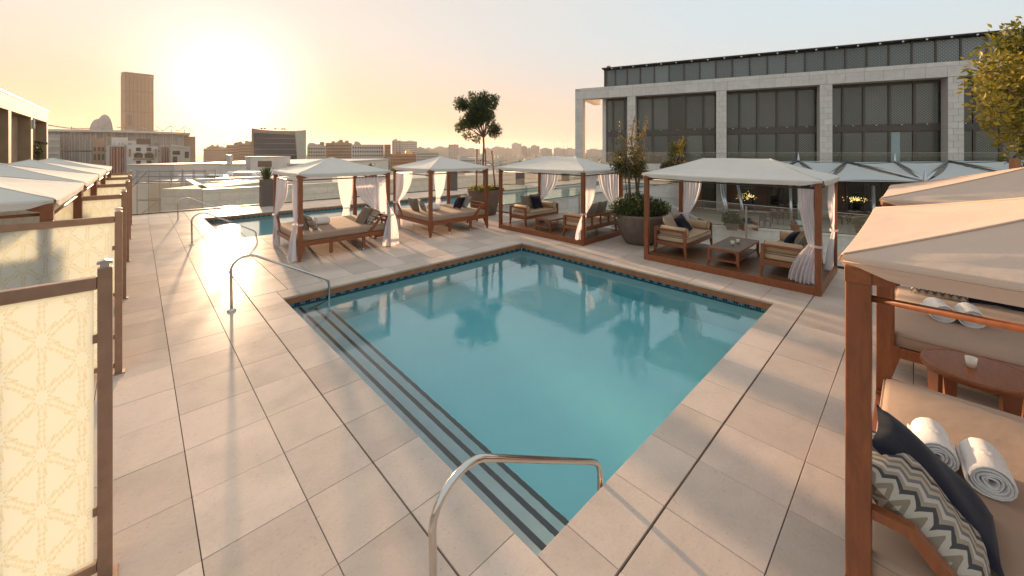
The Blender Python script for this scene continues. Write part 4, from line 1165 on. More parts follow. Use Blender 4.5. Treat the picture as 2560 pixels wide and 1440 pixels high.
def screen(label, y):
    r = thing('privacy_screen', label, 'screen', (-.165, y, 0), 0, 'patterned privacy screens')
    p = MB().box(-.037, .037, -.036, .036, .012, 2.19, .004).obj('post', M['bronze'], r)
    MB().box(-.065, .065, -.065, .065, 0, .014, .003).obj('base_plate', M['bronze'], p)
    cpm = MB().box(-.024, .022, -.024, .024, 2.19, 2.214).prism([(-.040, 2.215), (.038, 2.215), (.038, 2.232), (.0, 2.244), (-.040, 2.232)], 'y', -.03, .03)
    cpm.obj('post_cap', M['steel_dull'], p)
    MB().box(-3.56, -.038, -.03, .03, 2.045, 2.13, .004).obj('top_rail', M['bronze'], r)
    MB().box(-3.56, -.038, -.028, .028, .085, .15, .004).obj('bottom_rail', M['bronze'], r)
    MB().box(-3.67, -3.562, -.05, .05, 0, 2.19, .004).obj('post', M['bronze'], r)
    pn = MB().box(-3.54, -.055, -.010, .010, .155, 2.042).obj('panel', M['frost'], r)
    o = inst(RELIEF, 'cast_pattern', pn, (0, -.0102, 0)); tag(o, kind='stuff')
    for z in (.5, 1.7): MB().box(-.06, -.035, -.012, .012, z-.03, z+.03).obj('clip', M['bronze'], r)
    return r
m, t, b = nodes('cast_rib'); out = t.nodes['Material Output']
b.inputs['Base Color'].default_value = (0.86, 0.82, 0.72, 1); b.inputs['Roughness'].default_value = 0.3
tp = N(t, 'ShaderNodeBsdfTransparent'); tp.inputs['Color'].default_value = (0.97, 0.94, 0.88, 1)
mx = N(t, 'ShaderNodeMixShader'); mx.inputs[0].default_value = 0.96
t.links.new(b.outputs[0], mx.inputs[1]); t.links.new(tp.outputs[0], mx.inputs[2]); t.links.new(mx.outputs[0], out.inputs['Surface'])
RELIEF = screen_relief().mesh('cast_pattern', m, False)
ys = [3.955, 7.50, 11.21, 14.95, 18.70, 22.4]
names = ['nearest patterned privacy screen, cut by the left edge of the picture', 'second privacy screen from the front, with shadows on its glowing panel',
         'third privacy screen from the front in the left row', 'fourth privacy screen from the front in the left row',
         'fifth privacy screen from the front, second farthest', 'farthest privacy screen in the left row']
s0 = screen(names[0], ys[0])
for q in range(1, 6): dup(s0, names[q], (-.188 if q < 2 else -.205, ys[q], 0))
# ---------------------------------------------------------------- foliage
def leaf_cloud(name, blobs, n, size, mat, parent, seed=1, shell=0.55, droop=0.2, aspect=0.5, stuff=True):
    """many small folded leaves spread through overlapping clumps; blobs: (x, y, z, rx, ry, rz)"""
    R = random.Random(seed); vs_ = []; fs = []; tone = []
    wts = [b[3]*b[4]*b[5] for b in blobs]
    for _ in range(n):
        k = R.choices(range(len(blobs)), wts)[0]; b = blobs[k]
        while True:
            d = Vector((R.gauss(0,1), R.gauss(0,1), R.gauss(0,1)))
            if d.length > .01: break
        d.normalize(); rad = R.random()**shell * R.uniform(.8, 1.06)
        p = Vector((b[0]+d.x*b[3]*rad, b[1]+d.y*b[4]*rad, b[2]+d.z*b[5]*rad))
        ax = (d + Vector((R.gauss(0,.7), R.gauss(0,.7), R.gauss(0,.7)-droop))).normalized()
        sd = ax.cross(Vector((R.gauss(0,1), R.gauss(0,1), R.gauss(0,1)))).normalized()
        up = ax.cross(sd); L = size*R.uniform(.65, 1.25); w = L*aspect
        i = len(vs_)
        vs_ += [tuple(p), tuple(p+ax*L*.45+sd*w*.5+up*w*.12), tuple(p+ax*L), tuple(p+ax*L*.45-sd*w*.5+up*w*.12)]
        fs += [(i, i+1, i+2), (i, i+2, i+3)]
        tn = min(1, max(0, 0.5*((k*0.37) % 1) + 0.5*R.random() + 0.12*(rad-.6))); tone += [tn, tn]
    me = bpy.data.meshes.new(name); me.from_pydata(vs_, [], fs); me.materials.append(M[mat])
    a = me.attributes.new('tone', 'FLOAT', 'FACE'); a.data.foreach_set('value', tone); me.update()
    o = bpy.data.objects.new(name, me); COL.objects.link(o); o.parent = parent
    if stuff: tag(o, kind='stuff')
    return o
def branches(name, paths, parent, mat='bark'):
    mb = MB()
    for p, r0, r1 in paths:
        k = len(p); mb.tube(p, [r0 + (r1-r0)*i/(k-1) for i in range(k)], 7)
    return mb.obj(name, M[mat], parent)
def bowl(label, x, y, prof, mat, cat='planter', name='round_planter', group=None):
    r = thing(name, label, cat, (x, y, 0), 0, group)
    top = prof[-1]
    P = list(prof) + [(top[0]-.05, top[1]+.005), (top[0]-.075, top[1]-.03), (top[0]-.09, top[1]-.12)]
    MB().lathe(P, 40).obj('bowl', M[mat], r)
    MB().lathe([(0.0, top[1]-.10), (top[0]-.085, top[1]-.10), (top[0]-.085, top[1]-.085), (0.0, top[1]-.06)], 28).obj('soil', M['soil'], r)
    return r
# planter with the round-headed tree
tx, ty = 11.93, 14.33
P1 = bowl('tapered grey concrete planter holding the round headed tree and three stakes', tx, ty, [(.54, 0), (.58, .02), (.70, .55), (.83, 1.17), (.84, 1.19)], 'brownpot', group='round planters')
T_ = thing('planter_tree', 'round headed dark tree with a bare trunk, in the planter beside the right daybed', 'tree', (tx, ty, 1.08))
pth = [(0,0,0), (.02,0,.7), (-.03,.02,1.4), (.0,0,2.2), (-.02,.02,2.8)]
branches('trunk', [(pth, .062, .045)], T_)
def cz(px, py): # crown offsets from photo directions at this depth
    v = at(px, py, 18.6); return (v.x-tx, v.y-ty, v.z-1.08)
bl = []
for px, py, rr in ((1196,285,.60),(1195,262,.52),(1228,262,.46),(1165,262,.40),(1145,268,.30),(1235,292,.42),(1200,300,.50),(1165,305,.40),(1140,315,.27),(1158,333,.26),(1176,340,.24),(1222,322,.40),(1210,245,.34),(1172,244,.22),(1245,250,.24),(1242,318,.26)):
    c = cz(px, py); bl.append((c[0]+random.uniform(-.3,.3), c[1]+random.uniform(-.3,.3), c[2], rr, rr, rr*.92))
branches('limb', [([(0,0,2.6), ((b_[0])*.5, b_[1]*.5, 2.75+(b_[2]-2.7)*.5), (b_[0], b_[1], b_[2])], .03, .008) for b_ in bl], T_)
leaf_cloud('crown', [(b_[0]*1.0, b_[1]*.9, 3.72+(b_[2]-3.72)*1.12, b_[3]*.98, b_[4]*.98, b_[5]*1.05) for b_ in bl], 13500, .10, 'leafA', T_, 3, .6)
leaf_cloud('underplanting', [(random.uniform(-.6,.6), random.uniform(-.6,.6), .08, .22, .22, .16) for _ in range(16)], 1500, .13, 'leafC', P1, 5)
for o in P1.children:
    if o.name.startswith('underplanting'): o.location.z = 1.1
def stake(label, px, pyt, dx, Y=18.5):
    a = at(px, pyt, Y); b_ = at(px+dx, 480, Y)
    mb = MB(); mb.tube([Vector((0,0,0)), a-Vector((b_.x,b_.y,1.05))], .04, 8)
    o = mb.obj('tree_stake', M['stake'], None, loc=(b_.x, b_.y, 1.05)); tag(o, label, 'stake', 'stakes round the planter tree')
stake('left wooden stake beside the planter tree trunk', 1192, 372, -1, 18.35)
stake('right wooden stake leaning away from the planter tree trunk', 1229, 377, 10, 18.4)
stake('short wooden stake hidden just behind the planter tree trunk', 1213, 373, 2, 18.95)
tieo = MB(); v0 = at(1206, 398, 18.6); v1 = at(1232, 413, 18.42); v2 = at(1194, 411, 18.36)
tieo.tube([v1, v0, v2], .016, 6); tag(tieo.obj('tree_strap', M['darkmetal']), 'dark strap tying the planter tree to its stakes', 'strap')
bx = at(1240, 462, 18.3)
tag(MB().box(-.16, .16, -.06, .06, .06, .12, .01).box(-.12, -.06, -.04, .04, -.06, .06).box(.06, .12, -.04, .04, -.06, .06).obj('spotlight', M['darkmetal'], None, loc=(bx.x, bx.y, 1.22), rotz=CAMROT), 'small dark uplight on the soil of the tree planter', 'lamp')
# bowl with the shrub
sx_, sy_ = 11.90, 6.30
P2 = bowl('big round bellied grey planter overflowing with shrubs between the two lounge cabanas', sx_, sy_, [(.40, 0), (.45, .015), (.56, .18), (.67, .42), (.76, .68), (.80, .88), (.81, .97)], 'brownpot', group='round planters')
S_ = thing('planter_shrub', 'airy two stemmed shrub with reddish tips, in the bellied planter', 'shrub', (sx_, sy_, .9))
def cs(px, py, Y=12.8): v = at(px, py, Y); return (v.x-sx_, v.y-sy_, v.z-.9)
gb = []
for px, py, rr in ((1555,512,.30),(1580,500,.32),(1610,505,.32),(1640,515,.30),(1660,528,.24),(1545,530,.24),(1600,525,.34),(1630,530,.3),(1570,530,.3),(1665,515,.16),(1535,520,.16),(1598,490,.2)):
    c = cs(px, py, 12.8 + random.uniform(-.5, .4)); gb.append((c[0], c[1], c[2], rr, rr, rr*.8))
leaf_cloud('ground_foliage', gb, 6500, .085, 'leafB', S_, 11, .6)
st = []
for px, Y, tips in ((1575, 12.7, ((1572,430),(1560,380),(1548,340),(1552,300))), (1594, 12.9, ((1590,450),(1586,400),(1578,350),(1585,300),(1588,290))), (1590, 12.8, ((1600,430),(1612,370),(1615,330),(1618,295))), (1570, 12.75, ((1560,420),(1540,390),(1530,370)))):
    st.append(([(0,0,0)] + [] if False else [cs(px, 505, Y)] + [cs(a, b_, Y) for a, b_ in tips], .045 if px != 1570 else .02, .006))
branches('trunk', st, S_)
ub = []
for px, py, rr in ((1560,400,.34),(1585,395,.36),(1600,412,.30),(1545,412,.28),(1568,425,.34),(1590,430,.26),(1548,385,.26),(1578,368,.26),(1600,378,.24),(1570,350,.18),(1590,345,.2),(1552,352,.13),(1605,340,.14),(1583,322,.16),(1550,318,.08),(1612,318,.1),(1592,305,.1),(1616,300,.06),(1535,375,.12),(1612,395,.14),(1530,405,.15),(1608,430,.12)):
    c = cs(px, py, 12.8 + random.uniform(-.3, .3)); ub.append((c[0], c[1], c[2], rr, rr, rr))
leaf_cloud('crown_leaves', ub + [(*cs(px, py), .10, .10, .16) for px, py in ((1583,300),(1586,312),(1551,305),(1553,335),(1616,310),(1612,325),(1600,330),(1570,335),(1543,355),(1620,297))], 3300, .07, 'leafD', S_, 12, .9)
leaf_cloud('crown', [b_ for b_ in ub if b_[2] < 1.75], 1900, .075, 'leafB', S_, 13, .8)
# golden tree at the right edge
gx, gy = 10.62, -1.75
P3 = bowl('round planter of the golden tree, outside the right edge behind the canopies', gx, gy, [(.5, 0), (.55, .02), (.7, .5), (.8, .97)], 'brownpot', group='round planters')
G_ = thing('golden_tree', 'sunlit golden green tree reaching in at the upper right edge', 'tree', (gx, gy, .88))
branches('trunk', [([(0,0,0), (.03,0,.8), (-.02,.03,1.6), (0,0,2.4)], .06, .04)], G_)
def cg(px, py, Y): v = at(px, py, Y); return (v.x-gx, v.y-gy, v.z-.88)
tb_ = []
for px, py, Y, rr in ((2540,110,6.2,.42),(2590,160,6.3,.6),(2500,165,6.1,.30),(2460,175,6.0,.22),(2520,215,6.1,.42),(2470,225,5.9,.26),(2560,260,6.2,.5),(2440,205,5.9,.14),(2480,275,5.9,.28),(2450,262,5.8,.14),(2530,310,6.0,.32),(2580,345,6.2,.4),(2490,330,5.9,.18),(2520,350,6.0,.18),(2550,390,6.1,.2),(2620,250,6.4,.7),(2660,150,6.4,.6),(2680,330,6.3,.6),(2430,150,5.9,.1),(2560,80,6.2,.25),(2425,298,5.9,.07),(2555,430,6.0,.08)):
    c = cg(px, py, Y); tb_.append((c[0], c[1], c[2], rr, rr, rr*.9))
branches('limb', [([(0,0,2.2), (b_[0]*.5, b_[1]*.5, 2.4+(b_[2]-2.4)*.45), (b_[0], b_[1], b_[2])], .022, .005) for b_ in tb_], G_)
leaf_cloud('crown', tb_, 9000, .095, 'leafC', G_, 21, .7, .1, .5)
a0 = at(2537, 396, 6.0)
tag(MB().box(-.045, .045, -.045, .045, 0, a0.z-.9, .004).obj('tree_stake', M['stake'], None, loc=(a0.x, a0.y, .9), rotz=CAMROT+.3), 'square timber stake standing up behind the sand canopy at the right edge', 'stake')
# tall square planters with agaves along the far glass
def agave(r, z, n=46, L=.92, seed=1):
    R = random.Random(seed); vs_ = []; fs = []; tn = []
    for k in range(n):
        a = k*2.399; e = .62 + .85*(k/n)**.7; l = L*R.uniform(.75, 1.1)
        d = Vector((math.cos(a)*math.cos(e), math.sin(a)*math.cos(e), math.sin(e))); s = Vector((-math.sin(a), math.cos(a), 0)); u = d.cross(s)
        i = len(vs_)
        for q, w in ((0,.035),(.4,.042),(.75,.026)):
            p = d*l*q + Vector((0,0,z-.06*q*q))
            vs_ += [tuple(p+s*w-u*.012), tuple(p+s*0+u*.006), tuple(p-s*w-u*.012)]
        vs_.append(tuple(d*l+Vector((0,0,z-.06))))
        for q in range(2):
            for c in range(2): fs.append((i+q*3+c, i+q*3+c+1, i+q*3+c+4, i+q*3+c+3))
        fs += [(i+6, i+7, i+9), (i+7, i+8, i+9)]; t_ = R.random(); tn += [t_]*6
    me = bpy.data.meshes.new('agave_leaves'); me.from_pydata(vs_, [], fs); me.materials.append(M['agave'])
    at_ = me.attributes.new('tone', 'FLOAT', 'FACE'); at_.data.foreach_set('value', tn)
    o = bpy.data.objects.new('agave_leaves', me); COL.objects.link(o); o.parent = r
def tall_planter(label, x, y):
    r = thing('square_planter', label, 'planter', (x, y, 0), 0, 'tall square planters with agaves')
    mb = MB(); mb.rects([(0,0,.29,.29,0), (0,0,.29,.29,1.48), (0,0,.255,.255,1.48), (0,0,.255,.255,1.38)]); mb.obj('box', M['gravel'], r)
    agave(r, 1.40); return r
tp = tall_planter('tall square grey planter with an agave, left of the left daybed', 5.12, 24.85)
for x, l in ((11.05, 'tall square planter behind the left daybed, mostly hidden by the wide curtain'), (17.55, 'tall square grey planter behind the rear curtain of the right daybed'), (25.0, 'tall square grey planter by the left post of the farther cabana'), (31.6, 'tall square grey planter seen through the farther cabana')):
    dup(tp, l, (x, 24.9, 0))

# ---------------------------------------------------------------- hotel building on the right
EX, EY, NX, NY, DF = .898, -.44, .44, .898, 46.0
ho = W(NX*DF, NY*DF); e_ = W(EX, EY)
HROT = math.atan2(e_.y, e_.x)
def FL(px, py, off=0.0):
    d = (px-CX)/FPX; Y = (DF+off)/(NX*d+NY); return Vector(((d*EX+EY)*Y, off, CAMZ-(py-HY)*Y/FPX))
M['perf'] = perf_mat('perforated_sunscreen', (0.14, 0.15, 0.145), (0.25, 0.27, 0.26), 3.7)
M['blind'] = perf_mat('window_screen', (0.085, 0.09, 0.08), (0.18, 0.19, 0.168), 4.4)
M['darkglass'] = surf('dark_glass', (0.018, 0.02, 0.019), 0.06, 0.3, .3, spec=0.8)
M['paleblind'] = surf('pale_blind', (0.30, 0.38, 0.38), 0.5, 0.05)
M['frame'] = surf('anodised_frame', (0.085, 0.066, 0.055), 0.45, 0.1)
H_ = thing('hotel_building', 'long limestone framed hotel block with dark screened windows and a louvred top storey', 'building', (ho.x, ho.y, 0), HROT)
fl = [(-13.95,-13.0), (-7.77,-6.85), (1.30,2.25), (10.0,10.96), (18.75,19.72), (27.5,28.45), (36.2,37.2)]
for i, (a, b_) in enumerate(fl):
    zb = -3.2
    c = MB().box(a+.006, b_-.006, 0.002, 1.1, zb, 9.34).obj('column', M['joint'], H_)
    if i < 5:
        n0 = courses(c, b_-a, 1.7, 9.34, .56, .62, .04, .02)
        for ch in c.children: ch.location.x += a
        if i > 1:
            pr = len(c.children); courses(c, b_-a, -3.2, .9, .56, .62, .04, .012)
            for ch in list(c.children)[pr:]: ch.location.x += a
bm_ = MB().box(-13.94, 39.9, .002, 1.1, 9.345, 10.62).obj('stone_beam', M['joint'], H_)
w0 = len(bm_.children); courses(bm_, 38.0, 9.35, 10.27, .95, 1.36, .045, .02)
for ch in list(bm_.children)[w0:]: ch.location.x -= 13.95
w0 = len(bm_.children); courses(bm_, 37.4, 10.28, 10.66, .4, 2.05, .02, .02)
for ch in list(bm_.children)[w0:]: ch.location.x -= 13.35
MB().box(-13.9, -12.95, 1.1, 9.0, 9.6, 10.6).obj('return_beam', M['stone'], H_)
MB().box(-10.45, 40, 1.35, 20, -3.2, 10.55).obj('wall', M['darkmetal'], H_)
MB().box(-10.9, -10.46, 1.2, 20, -3.2, 10.5).obj('side_wall', M['stone'], H_)
MB().box(-10.8, 40, 1.62, 18, 10.62, 12.98).obj('upper_storey', M['darkmetal'], H_)
MB().box(-10.95, 40.2, .95, 18.4, 12.99, 13.12, .02).obj('roof_edge', M['darkmetal'], H_)
MB().box(-10.35, -9.95, 1.0, 1.3, 13.12, 13.3, .02).obj('red_beacon', M['terra'], H_)
up = [-10.49, -9.42, -8.04, -6.53] + [-4.98 + 1.572*k for k in range(28)]
for i in range(len(up)-1):
    w = up[i+1]-up[i]
    MB().box(-w/2+.07, w/2-.07, -.03, .0, 0, 2.1).obj('louvre_panel', M['perf'], H_, loc=((up[i]+up[i+1])/2, 1.58, 10.74))
    MB().box(up[i]-.06, up[i]+.06, 1.46, 1.615, 10.66, 12.98).obj('louvre_post', M['frame'], H_)
    MB().box(up[i]+.7, up[i]+.85, .88, 1.0, 12.84, 12.98, .02).obj('roof_bracket', M['steel_dull'], H_)
bays = [(-10.4,-7.8), (-6.83,1.28), (2.27,9.98), (10.98,18.73), (19.74,27.48), (28.47,36.2)]
cut = {1: (.0, .21, .43, .64, .855, 1), 0: (0, .30, .82, 1), 2: (0, .16, .365, .585, .80, 1), 3: (0, .13, .33, .565, .78, 1)}
for bi, (a, b_) in enumerate(bays):
    MB().box(a, b_, 1.12, 1.345, 4.86, 5.42).obj('spandrel_band', M['frame'], H_)
    MB().box(a, b_, 1.12, 1.345, 9.15, 9.342).obj('head_frame', M['frame'], H_)
    L = cut.get(bi, (0, .14, .34, .56, .78, 1))
    for k in range(len(L)-1):
        x0 = a + (b_-a)*L[k]; x1 = a + (b_-a)*L[k+1]
        for f, (z0, z1) in enumerate(((5.42, 9.15), (1.75, 4.86))):
            pale = bi == 3 and k == 3 and f == 1
            wdw = MB().box(x0+.10, x1-.10, 1.20, 1.24, z0+.10, z1-.08).obj('window', M['blind' if not (bi == 1 and k == 2) else 'darkglass'], H_)
            mu = MB(); mu.box(x0-.07 if k else x0, x0+.10, 1.10, 1.343, z0, z1); mu.box(x0+.101, x1-.101, 1.16, 1.343, z0, z0+.10); mu.box(x0+.101, x1-.101, 1.16, 1.343, z1-.08, z1)
            mu.obj('window_frame', M['frame'], wdw)
            if pale: MB().box(x0+.11, x0+.75, 1.185, 1.198, z0+.1, z1-.08).obj('pale_curtain', M['paleblind'], wdw)
            MB().box((x0+x1)/2-.05, (x0+x1)/2+.05, 1.05, 1.12, z0-.02, z0+.06).obj('sill_stud', M['steel_dull'], wdw)
# balcony slab and the restaurant front below it
MB().box(-10.3, 40, -3.0, 1.1, 1.0, 1.70, .01).obj('balcony_slab', M['stone'], H_)
r_front = [(-6.0, 1.28), (2.27, 9.98), (10.98, 18.73), (19.74, 27.48), (28.47, 36.2)]
M['interior'] = surf('brown_interior', (0.11, 0.058, 0.032), 0.5, 0.35, .6)
M['reflectglass'] = surf('painted_reflection_glass', (0.075, 0.078, 0.06), 0.1, 0.35, .5)  # pale reflection on some restaurant panes, put into their base colour
RR = random.Random(5)
for bi, (a, b_) in enumerate(r_front):
    n = 6; w = (b_-a)/n
    for k in range(n):
        x0 = a+k*w
        MB().box(x0+.08, x0+w-.08, 1.05, 1.07, -3.1, .85).obj('restaurant_window', M[RR.choice(('darkglass', 'interior', 'reflectglass', 'darkglass', 'reflectglass'))], H_)
        MB().box(x0-.06, x0+.08, 1.0, 1.12, -3.2, .99).obj('window_post', M['frame'], H_)
dr = FL(1752, 480, .9)
MB().box(dr.x-1.3, dr.x+.1, .93, 1.0, -3.2, .5, .01).obj('wooden_door', M['teak'], H_)
# warm lights inside the restaurant
m, t, b = nodes('warm_fairy_lights'); b.inputs['Emission Color'].default_value = (1, .72, .25, 1); b.inputs['Emission Strength'].default_value = 0.8; b.inputs['Base Color'].default_value = (.5, .35, .1, 1)
M['fairy'] = m
for cx_, cy_, wpx, hpx, lab in ((1865, 492, 26, 8, 'left'), (2012, 505, 10, 22, 'middle'), (2140, 499, 26, 6, 'right')):
    mb = MB(); R = random.Random(cx_)
    for _ in range(70):
        p = FL(cx_+max(-1.6, min(1.6, R.gauss(0,.55)))*wpx, cy_+R.gauss(0,.55)*hpx, 1.0); s = .02
        mb.box(p.x-s, p.x+s, .985, 1.02, p.z-s, p.z+s)
    c = mb.obj('fairy_light_cluster', M['fairy'], None, loc=(ho.x, ho.y, 0), rotz=HROT)
    tag(c, {'left': 'warm fairy lights in the restaurant window left of the cabana post', 'middle': 'upright cluster of warm lights in the middle restaurant window', 'right': 'warm fairy lights in the restaurant window right of the cabana'}[lab], 'lights', 'warm lights in the restaurant windows')
balH = balustrade('clear glass balustrade along the first floor balcony of the hotel', (0, 0), (1, 0), 1.25, 2.2, False, 0) if False else None
def hpt(s, off, z=0.0):
    q = W(EX*s+NX*(DF+off), EY*s+NY*(DF+off)); return Vector((q.x, q.y, z))
a, b_ = hpt(-10.2, -2.9), hpt(39, -2.9)
balustrade('clear glass balustrade along the first floor balcony of the hotel', (a.x, a.y), (b_.x, b_.y), 1.22, 2.6, False, 1.70)
# lower terrace
TZ = -3.2
tr_ = MB(); tr_.box(-1.0, 40, -9.6, 1.0, TZ-.35, TZ)
te = tr_.obj('restaurant_terrace', M['tile'], None, loc=(ho.x, ho.y, 0), rotz=HROT); tag(te, kind='structure')
tw = thing('terrace_wall', 'pale stone wall under the glass edge of the restaurant terrace', 'wall', hpt(-1.0, -9.62), HROT)
MB().box(0, 41, 0.01, .3, -9, TZ-.36).obj('wall_core', M['joint'], tw)
courses(tw, 41, -7.2, TZ-.02, .66, 1.3, .05)
MB().box(-.02, 41, -.12, .3, TZ-.02, TZ+.12, .01).obj('cap_slab', M['white'], tw)
a, b_ = hpt(-.9, -9.5), hpt(39, -9.5)
balustrade('greenish glass balustrade at the front of the restaurant terrace', (a.x, a.y), (b_.x, b_.y), 1.35, 3.9, False, TZ+.12)
lo = MB().box(-30, 60, -40, -9.7, -9.3, -9.0); tag(lo.obj('lower_court', M['tile'], None, loc=(ho.x, ho.y, 0), rotz=HROT), kind='structure')
# tensile canopy over the terrace
tent = thing('tensile_canopy', 'grey white tensile canopy on steel masts over the restaurant terrace', 'canopy', (ho.x, ho.y, 0), HROT)
RO, FO = -3.3, -8.6
n_p = [FL(px, py, RO) for px, py in ((1760,408),(1880,409),(1996,403),(2116,407),(2237,406),(2370,405),(2520,403),(2700,402))]
n_f = [FL(px, py, FO) for px, py in ((1700,448),(1895,450),(2060,452),(2313,454),(2620,456),(2950,460))]
M['tent'] = cloth('tent_membrane', (0.60, 0.60, 0.58), 0.2, 0.03, .1)
def tri(mb, A, B, C, k=.16, n=12):
    A, B, C = map(Vector, (A, B, C)); G = (A+B+C)/3; ix = {}; vs_ = []
    for i in range(n+1):
        for j in range(n+1-i):
            a, b = i/n, j/n; c = 1-a-b
            P = A*a+B*b+C*c; e = 4*(a*b*(1-c)**4 + b*c*(1-a)**4 + c*a*(1-b)**4)
            P = P.lerp(G, min(.9, k*e + .03)); P.z -= .10*(27*a*b*c)
            ix[(i,j)] = len(vs_); vs_.append(P)
    F = []
    for i in range(n):
        for j in range(n-i):
            F.append((ix[(i,j)], ix[(i+1,j)], ix[(i,j+1)]))
            if j < n-i-1: F.append((ix[(i+1,j)], ix[(i+1,j+1)], ix[(i,j+1)]))
    mb.add(vs_, F, True)
pairs = [('r',0,1,0),('f',0,1,1),('r',1,2,1),('f',1,2,2),('r',2,3,2),('f',2,3,3),('r',3,4,3),('r',4,5,3),('f',3,4,5),('r',5,6,4),('f',4,5,6),('r',6,7,5)]
for kd, i, j, k in pairs:
    mb = MB()
    if kd == 'r': tri(mb, n_p[i], n_p[j], n_f[k])
    else: tri(mb, n_f[i], n_f[j], n_p[k])
    mb.obj('membrane', M['tent'], tent, normals=False)
for i, j in ((1,1),(2,1),(2,2),(3,2),(3,3),(4,3),(5,3),(5,4),(6,4)):
    p, q = n_p[i], n_f[j]
    MB().tube([p+Vector((0,0,.06)), (p+q)/2+Vector((0,0,.12)), q+Vector((0,0,.06))], .10, 8).obj('strut', M['steel_dull'], tent)
for L in (n_p, n_f):
    for i in range(len(L)-1): MB().tube([L[i], L[i+1]], .05, 6).obj('edge_tube', M['steel_dull'], tent)
for p, h in ((n_p[2], .75), (n_p[4], .8), (n_f[3], .85)):
    MB().tube([p+Vector((0,0,-.3)), p+Vector((0,0,.1)), p+Vector((0,0,h))], [.14, .11, .03], 8).obj('mast_tip', M['steel_dull'], tent)
for p0, p1 in (((1800,452),(1818,572)), ((1806,452),(1822,572)), ((1843,452),(1863,556)), ((1976,455),(1978,552)), ((1996,455),(1998,560)), ((2183,455),(2185,556)), ((2030,465),(2028,572))):
    b0 = FL(p1[0], p1[1], -7.0); 
    b0 = Vector((b0.x, -7.0, TZ)); t0_ = FL(p0[0], p0[1], -6.0)
    MB().tube([b0, Vector((t0_.x, -6.0, .3))], .13, 10).obj('mast', M['steel_dull'], tent)
# furniture on the terrace
def GZ(px, py, z): # point on a level plane
    Y = FPX*(CAMZ-z)/(py-HY); q = W((px-CX)/FPX*Y, Y); return Vector((q.x, q.y, z))
def dchair(label, p, rz):
    r = thing('dining_chair', label, 'chair', p, rz, 'wooden dining chairs on the terrace')
    MB().box(-.3, .3, -.3, .3, .46, .54, .01).obj('seat', M['interior'], r)
    MB().box(-.3, .3, .25, .31, .54, 1.12, .02).obj('backrest', M['interior'], r)
    for sx in (-1,1):
        for sy in (-1,1): MB().box(sx*.27-.03, sx*.27+.03, sy*.27-.03, sy*.27+.03, 0, .46).obj('leg', M['interior'], r)
        MB().box(sx*.3-.03, sx*.3+.03, -.28, .28, .74, .79).obj('armrest', M['interior'], r)
    return r
dc = None
spots = [(1912,566,.5,'wooden dining chair at the left of the terrace tables'), (1944,560,2.2,'wooden dining chair in front of the second terrace table'), (1992,558,3.4,'wooden dining chair at the right end of the second terrace table'), (1965,546,1.2,'wooden dining chair between the two terrace tables'), (2012,549,4.0,'wooden dining chair beside the thin mast'),
         (1938,543,.2,'farther wooden dining chair behind the left table end'), (2105,560,.6,'wooden dining chair just right of the cabana post'), (2160,563,2.6,'wooden dining chair by the sunny grass pot'), (2190,556,3.6,'wooden dining chair farthest right on the terrace')]
for px, py, a, l in spots:
    p = GZ(px, py, TZ)
    if dc is None: dc = dchair(l, p, HROT+a)
    else: dup(dc, l, p, HROT+a)
def dtable(label, p):
    r = thing('dining_table', label, 'table', p, HROT, 'dining tables on the terrace')
    MB().box(-.9, .9, -.5, .5, .86, .92, .01).obj('table_top', M['teakx'], r)
    for sx in (-1,1):
        for sy in (-1,1): MB().box(sx*.8-.05, sx*.8+.05, sy*.4-.05, sy*.4+.05, 0, .86).obj('leg', M['teak'], r)
    return r
dt = None; pl = MB().lathe([(0,0),(.14,0),(.19,.02),(.0,.012)], 16).mesh('plate', M['towel'])
for px, py, l in ((1955,552,'dining table with white plates in the middle of the terrace'), (1972,535,'dining table with white plates nearest the restaurant glass'), (2150,556,'dining table with white plates right of the cabana')):
    p = GZ(px, py, TZ)
    if dt is None: dt = dtable(l, p)
    else: dup(dt, l, p)
    for k, (dx, dy) in enumerate(((-.6,-.3),(-.6,.3),(0,-.3),(0,.3),(.6,-.3),(.6,.3))):
        q = p + Vector((math.cos(HROT)*dx-math.sin(HROT)*dy, math.sin(HROT)*dx+math.cos(HROT)*dy, .92))
        tag(inst(pl, 'plate', None, q), {1955: 'white plate on the middle terrace table', 1972: 'white plate on the terrace table nearest the glass', 2150: 'white plate on the terrace table right of the cabana'}[px], 'plate', {1955: 'plates on the middle table', 1972: 'plates on the rear table', 2150: 'plates on the right table'}[px])
for px, py, l, s in ((1829,574,'square planter with a dark bush on the terrace by the slanted masts',1.0), (1748,573,'small planter at the foot of the terrace steps',.6)):
    p = GZ(px, py, TZ); r = thing('terrace_planter', l, 'planter', p, HROT, 'planters on the terrace')
    MB().rects([(0,0,.35*s,.35*s,0), (0,0,.5*s,.5*s,.55*s), (0,0,.45*s,.45*s,.55*s), (0,0,.4*s,.4*s,.45*s)]).obj('pot', M['gravel'], r)
    leaf_cloud('bush', [(0,0,.9*s,.65*s,.65*s,.5*s), (.3*s,.1,.7*s,.4*s,.4*s,.3*s), (-.35*s,0,.75*s,.4*s,.4*s,.3*s)], 900, .2*s, 'leafB', r, 31)
p = GZ(2150, 583, TZ); r = thing('terrace_planter', 'terracotta pot with sunlit grass beside the sand canopy', 'planter', p, HROT)
MB().lathe([(.22,0),(.34,.42),(.36,.44),(.32,.44),(.30,.36)], 20).obj('pot', M['terra'], r)
leaf_cloud('grass_tuft', [(0,0,.85,.4,.4,.5)], 500, .3, 'leafC', r, 33, aspect=.15)
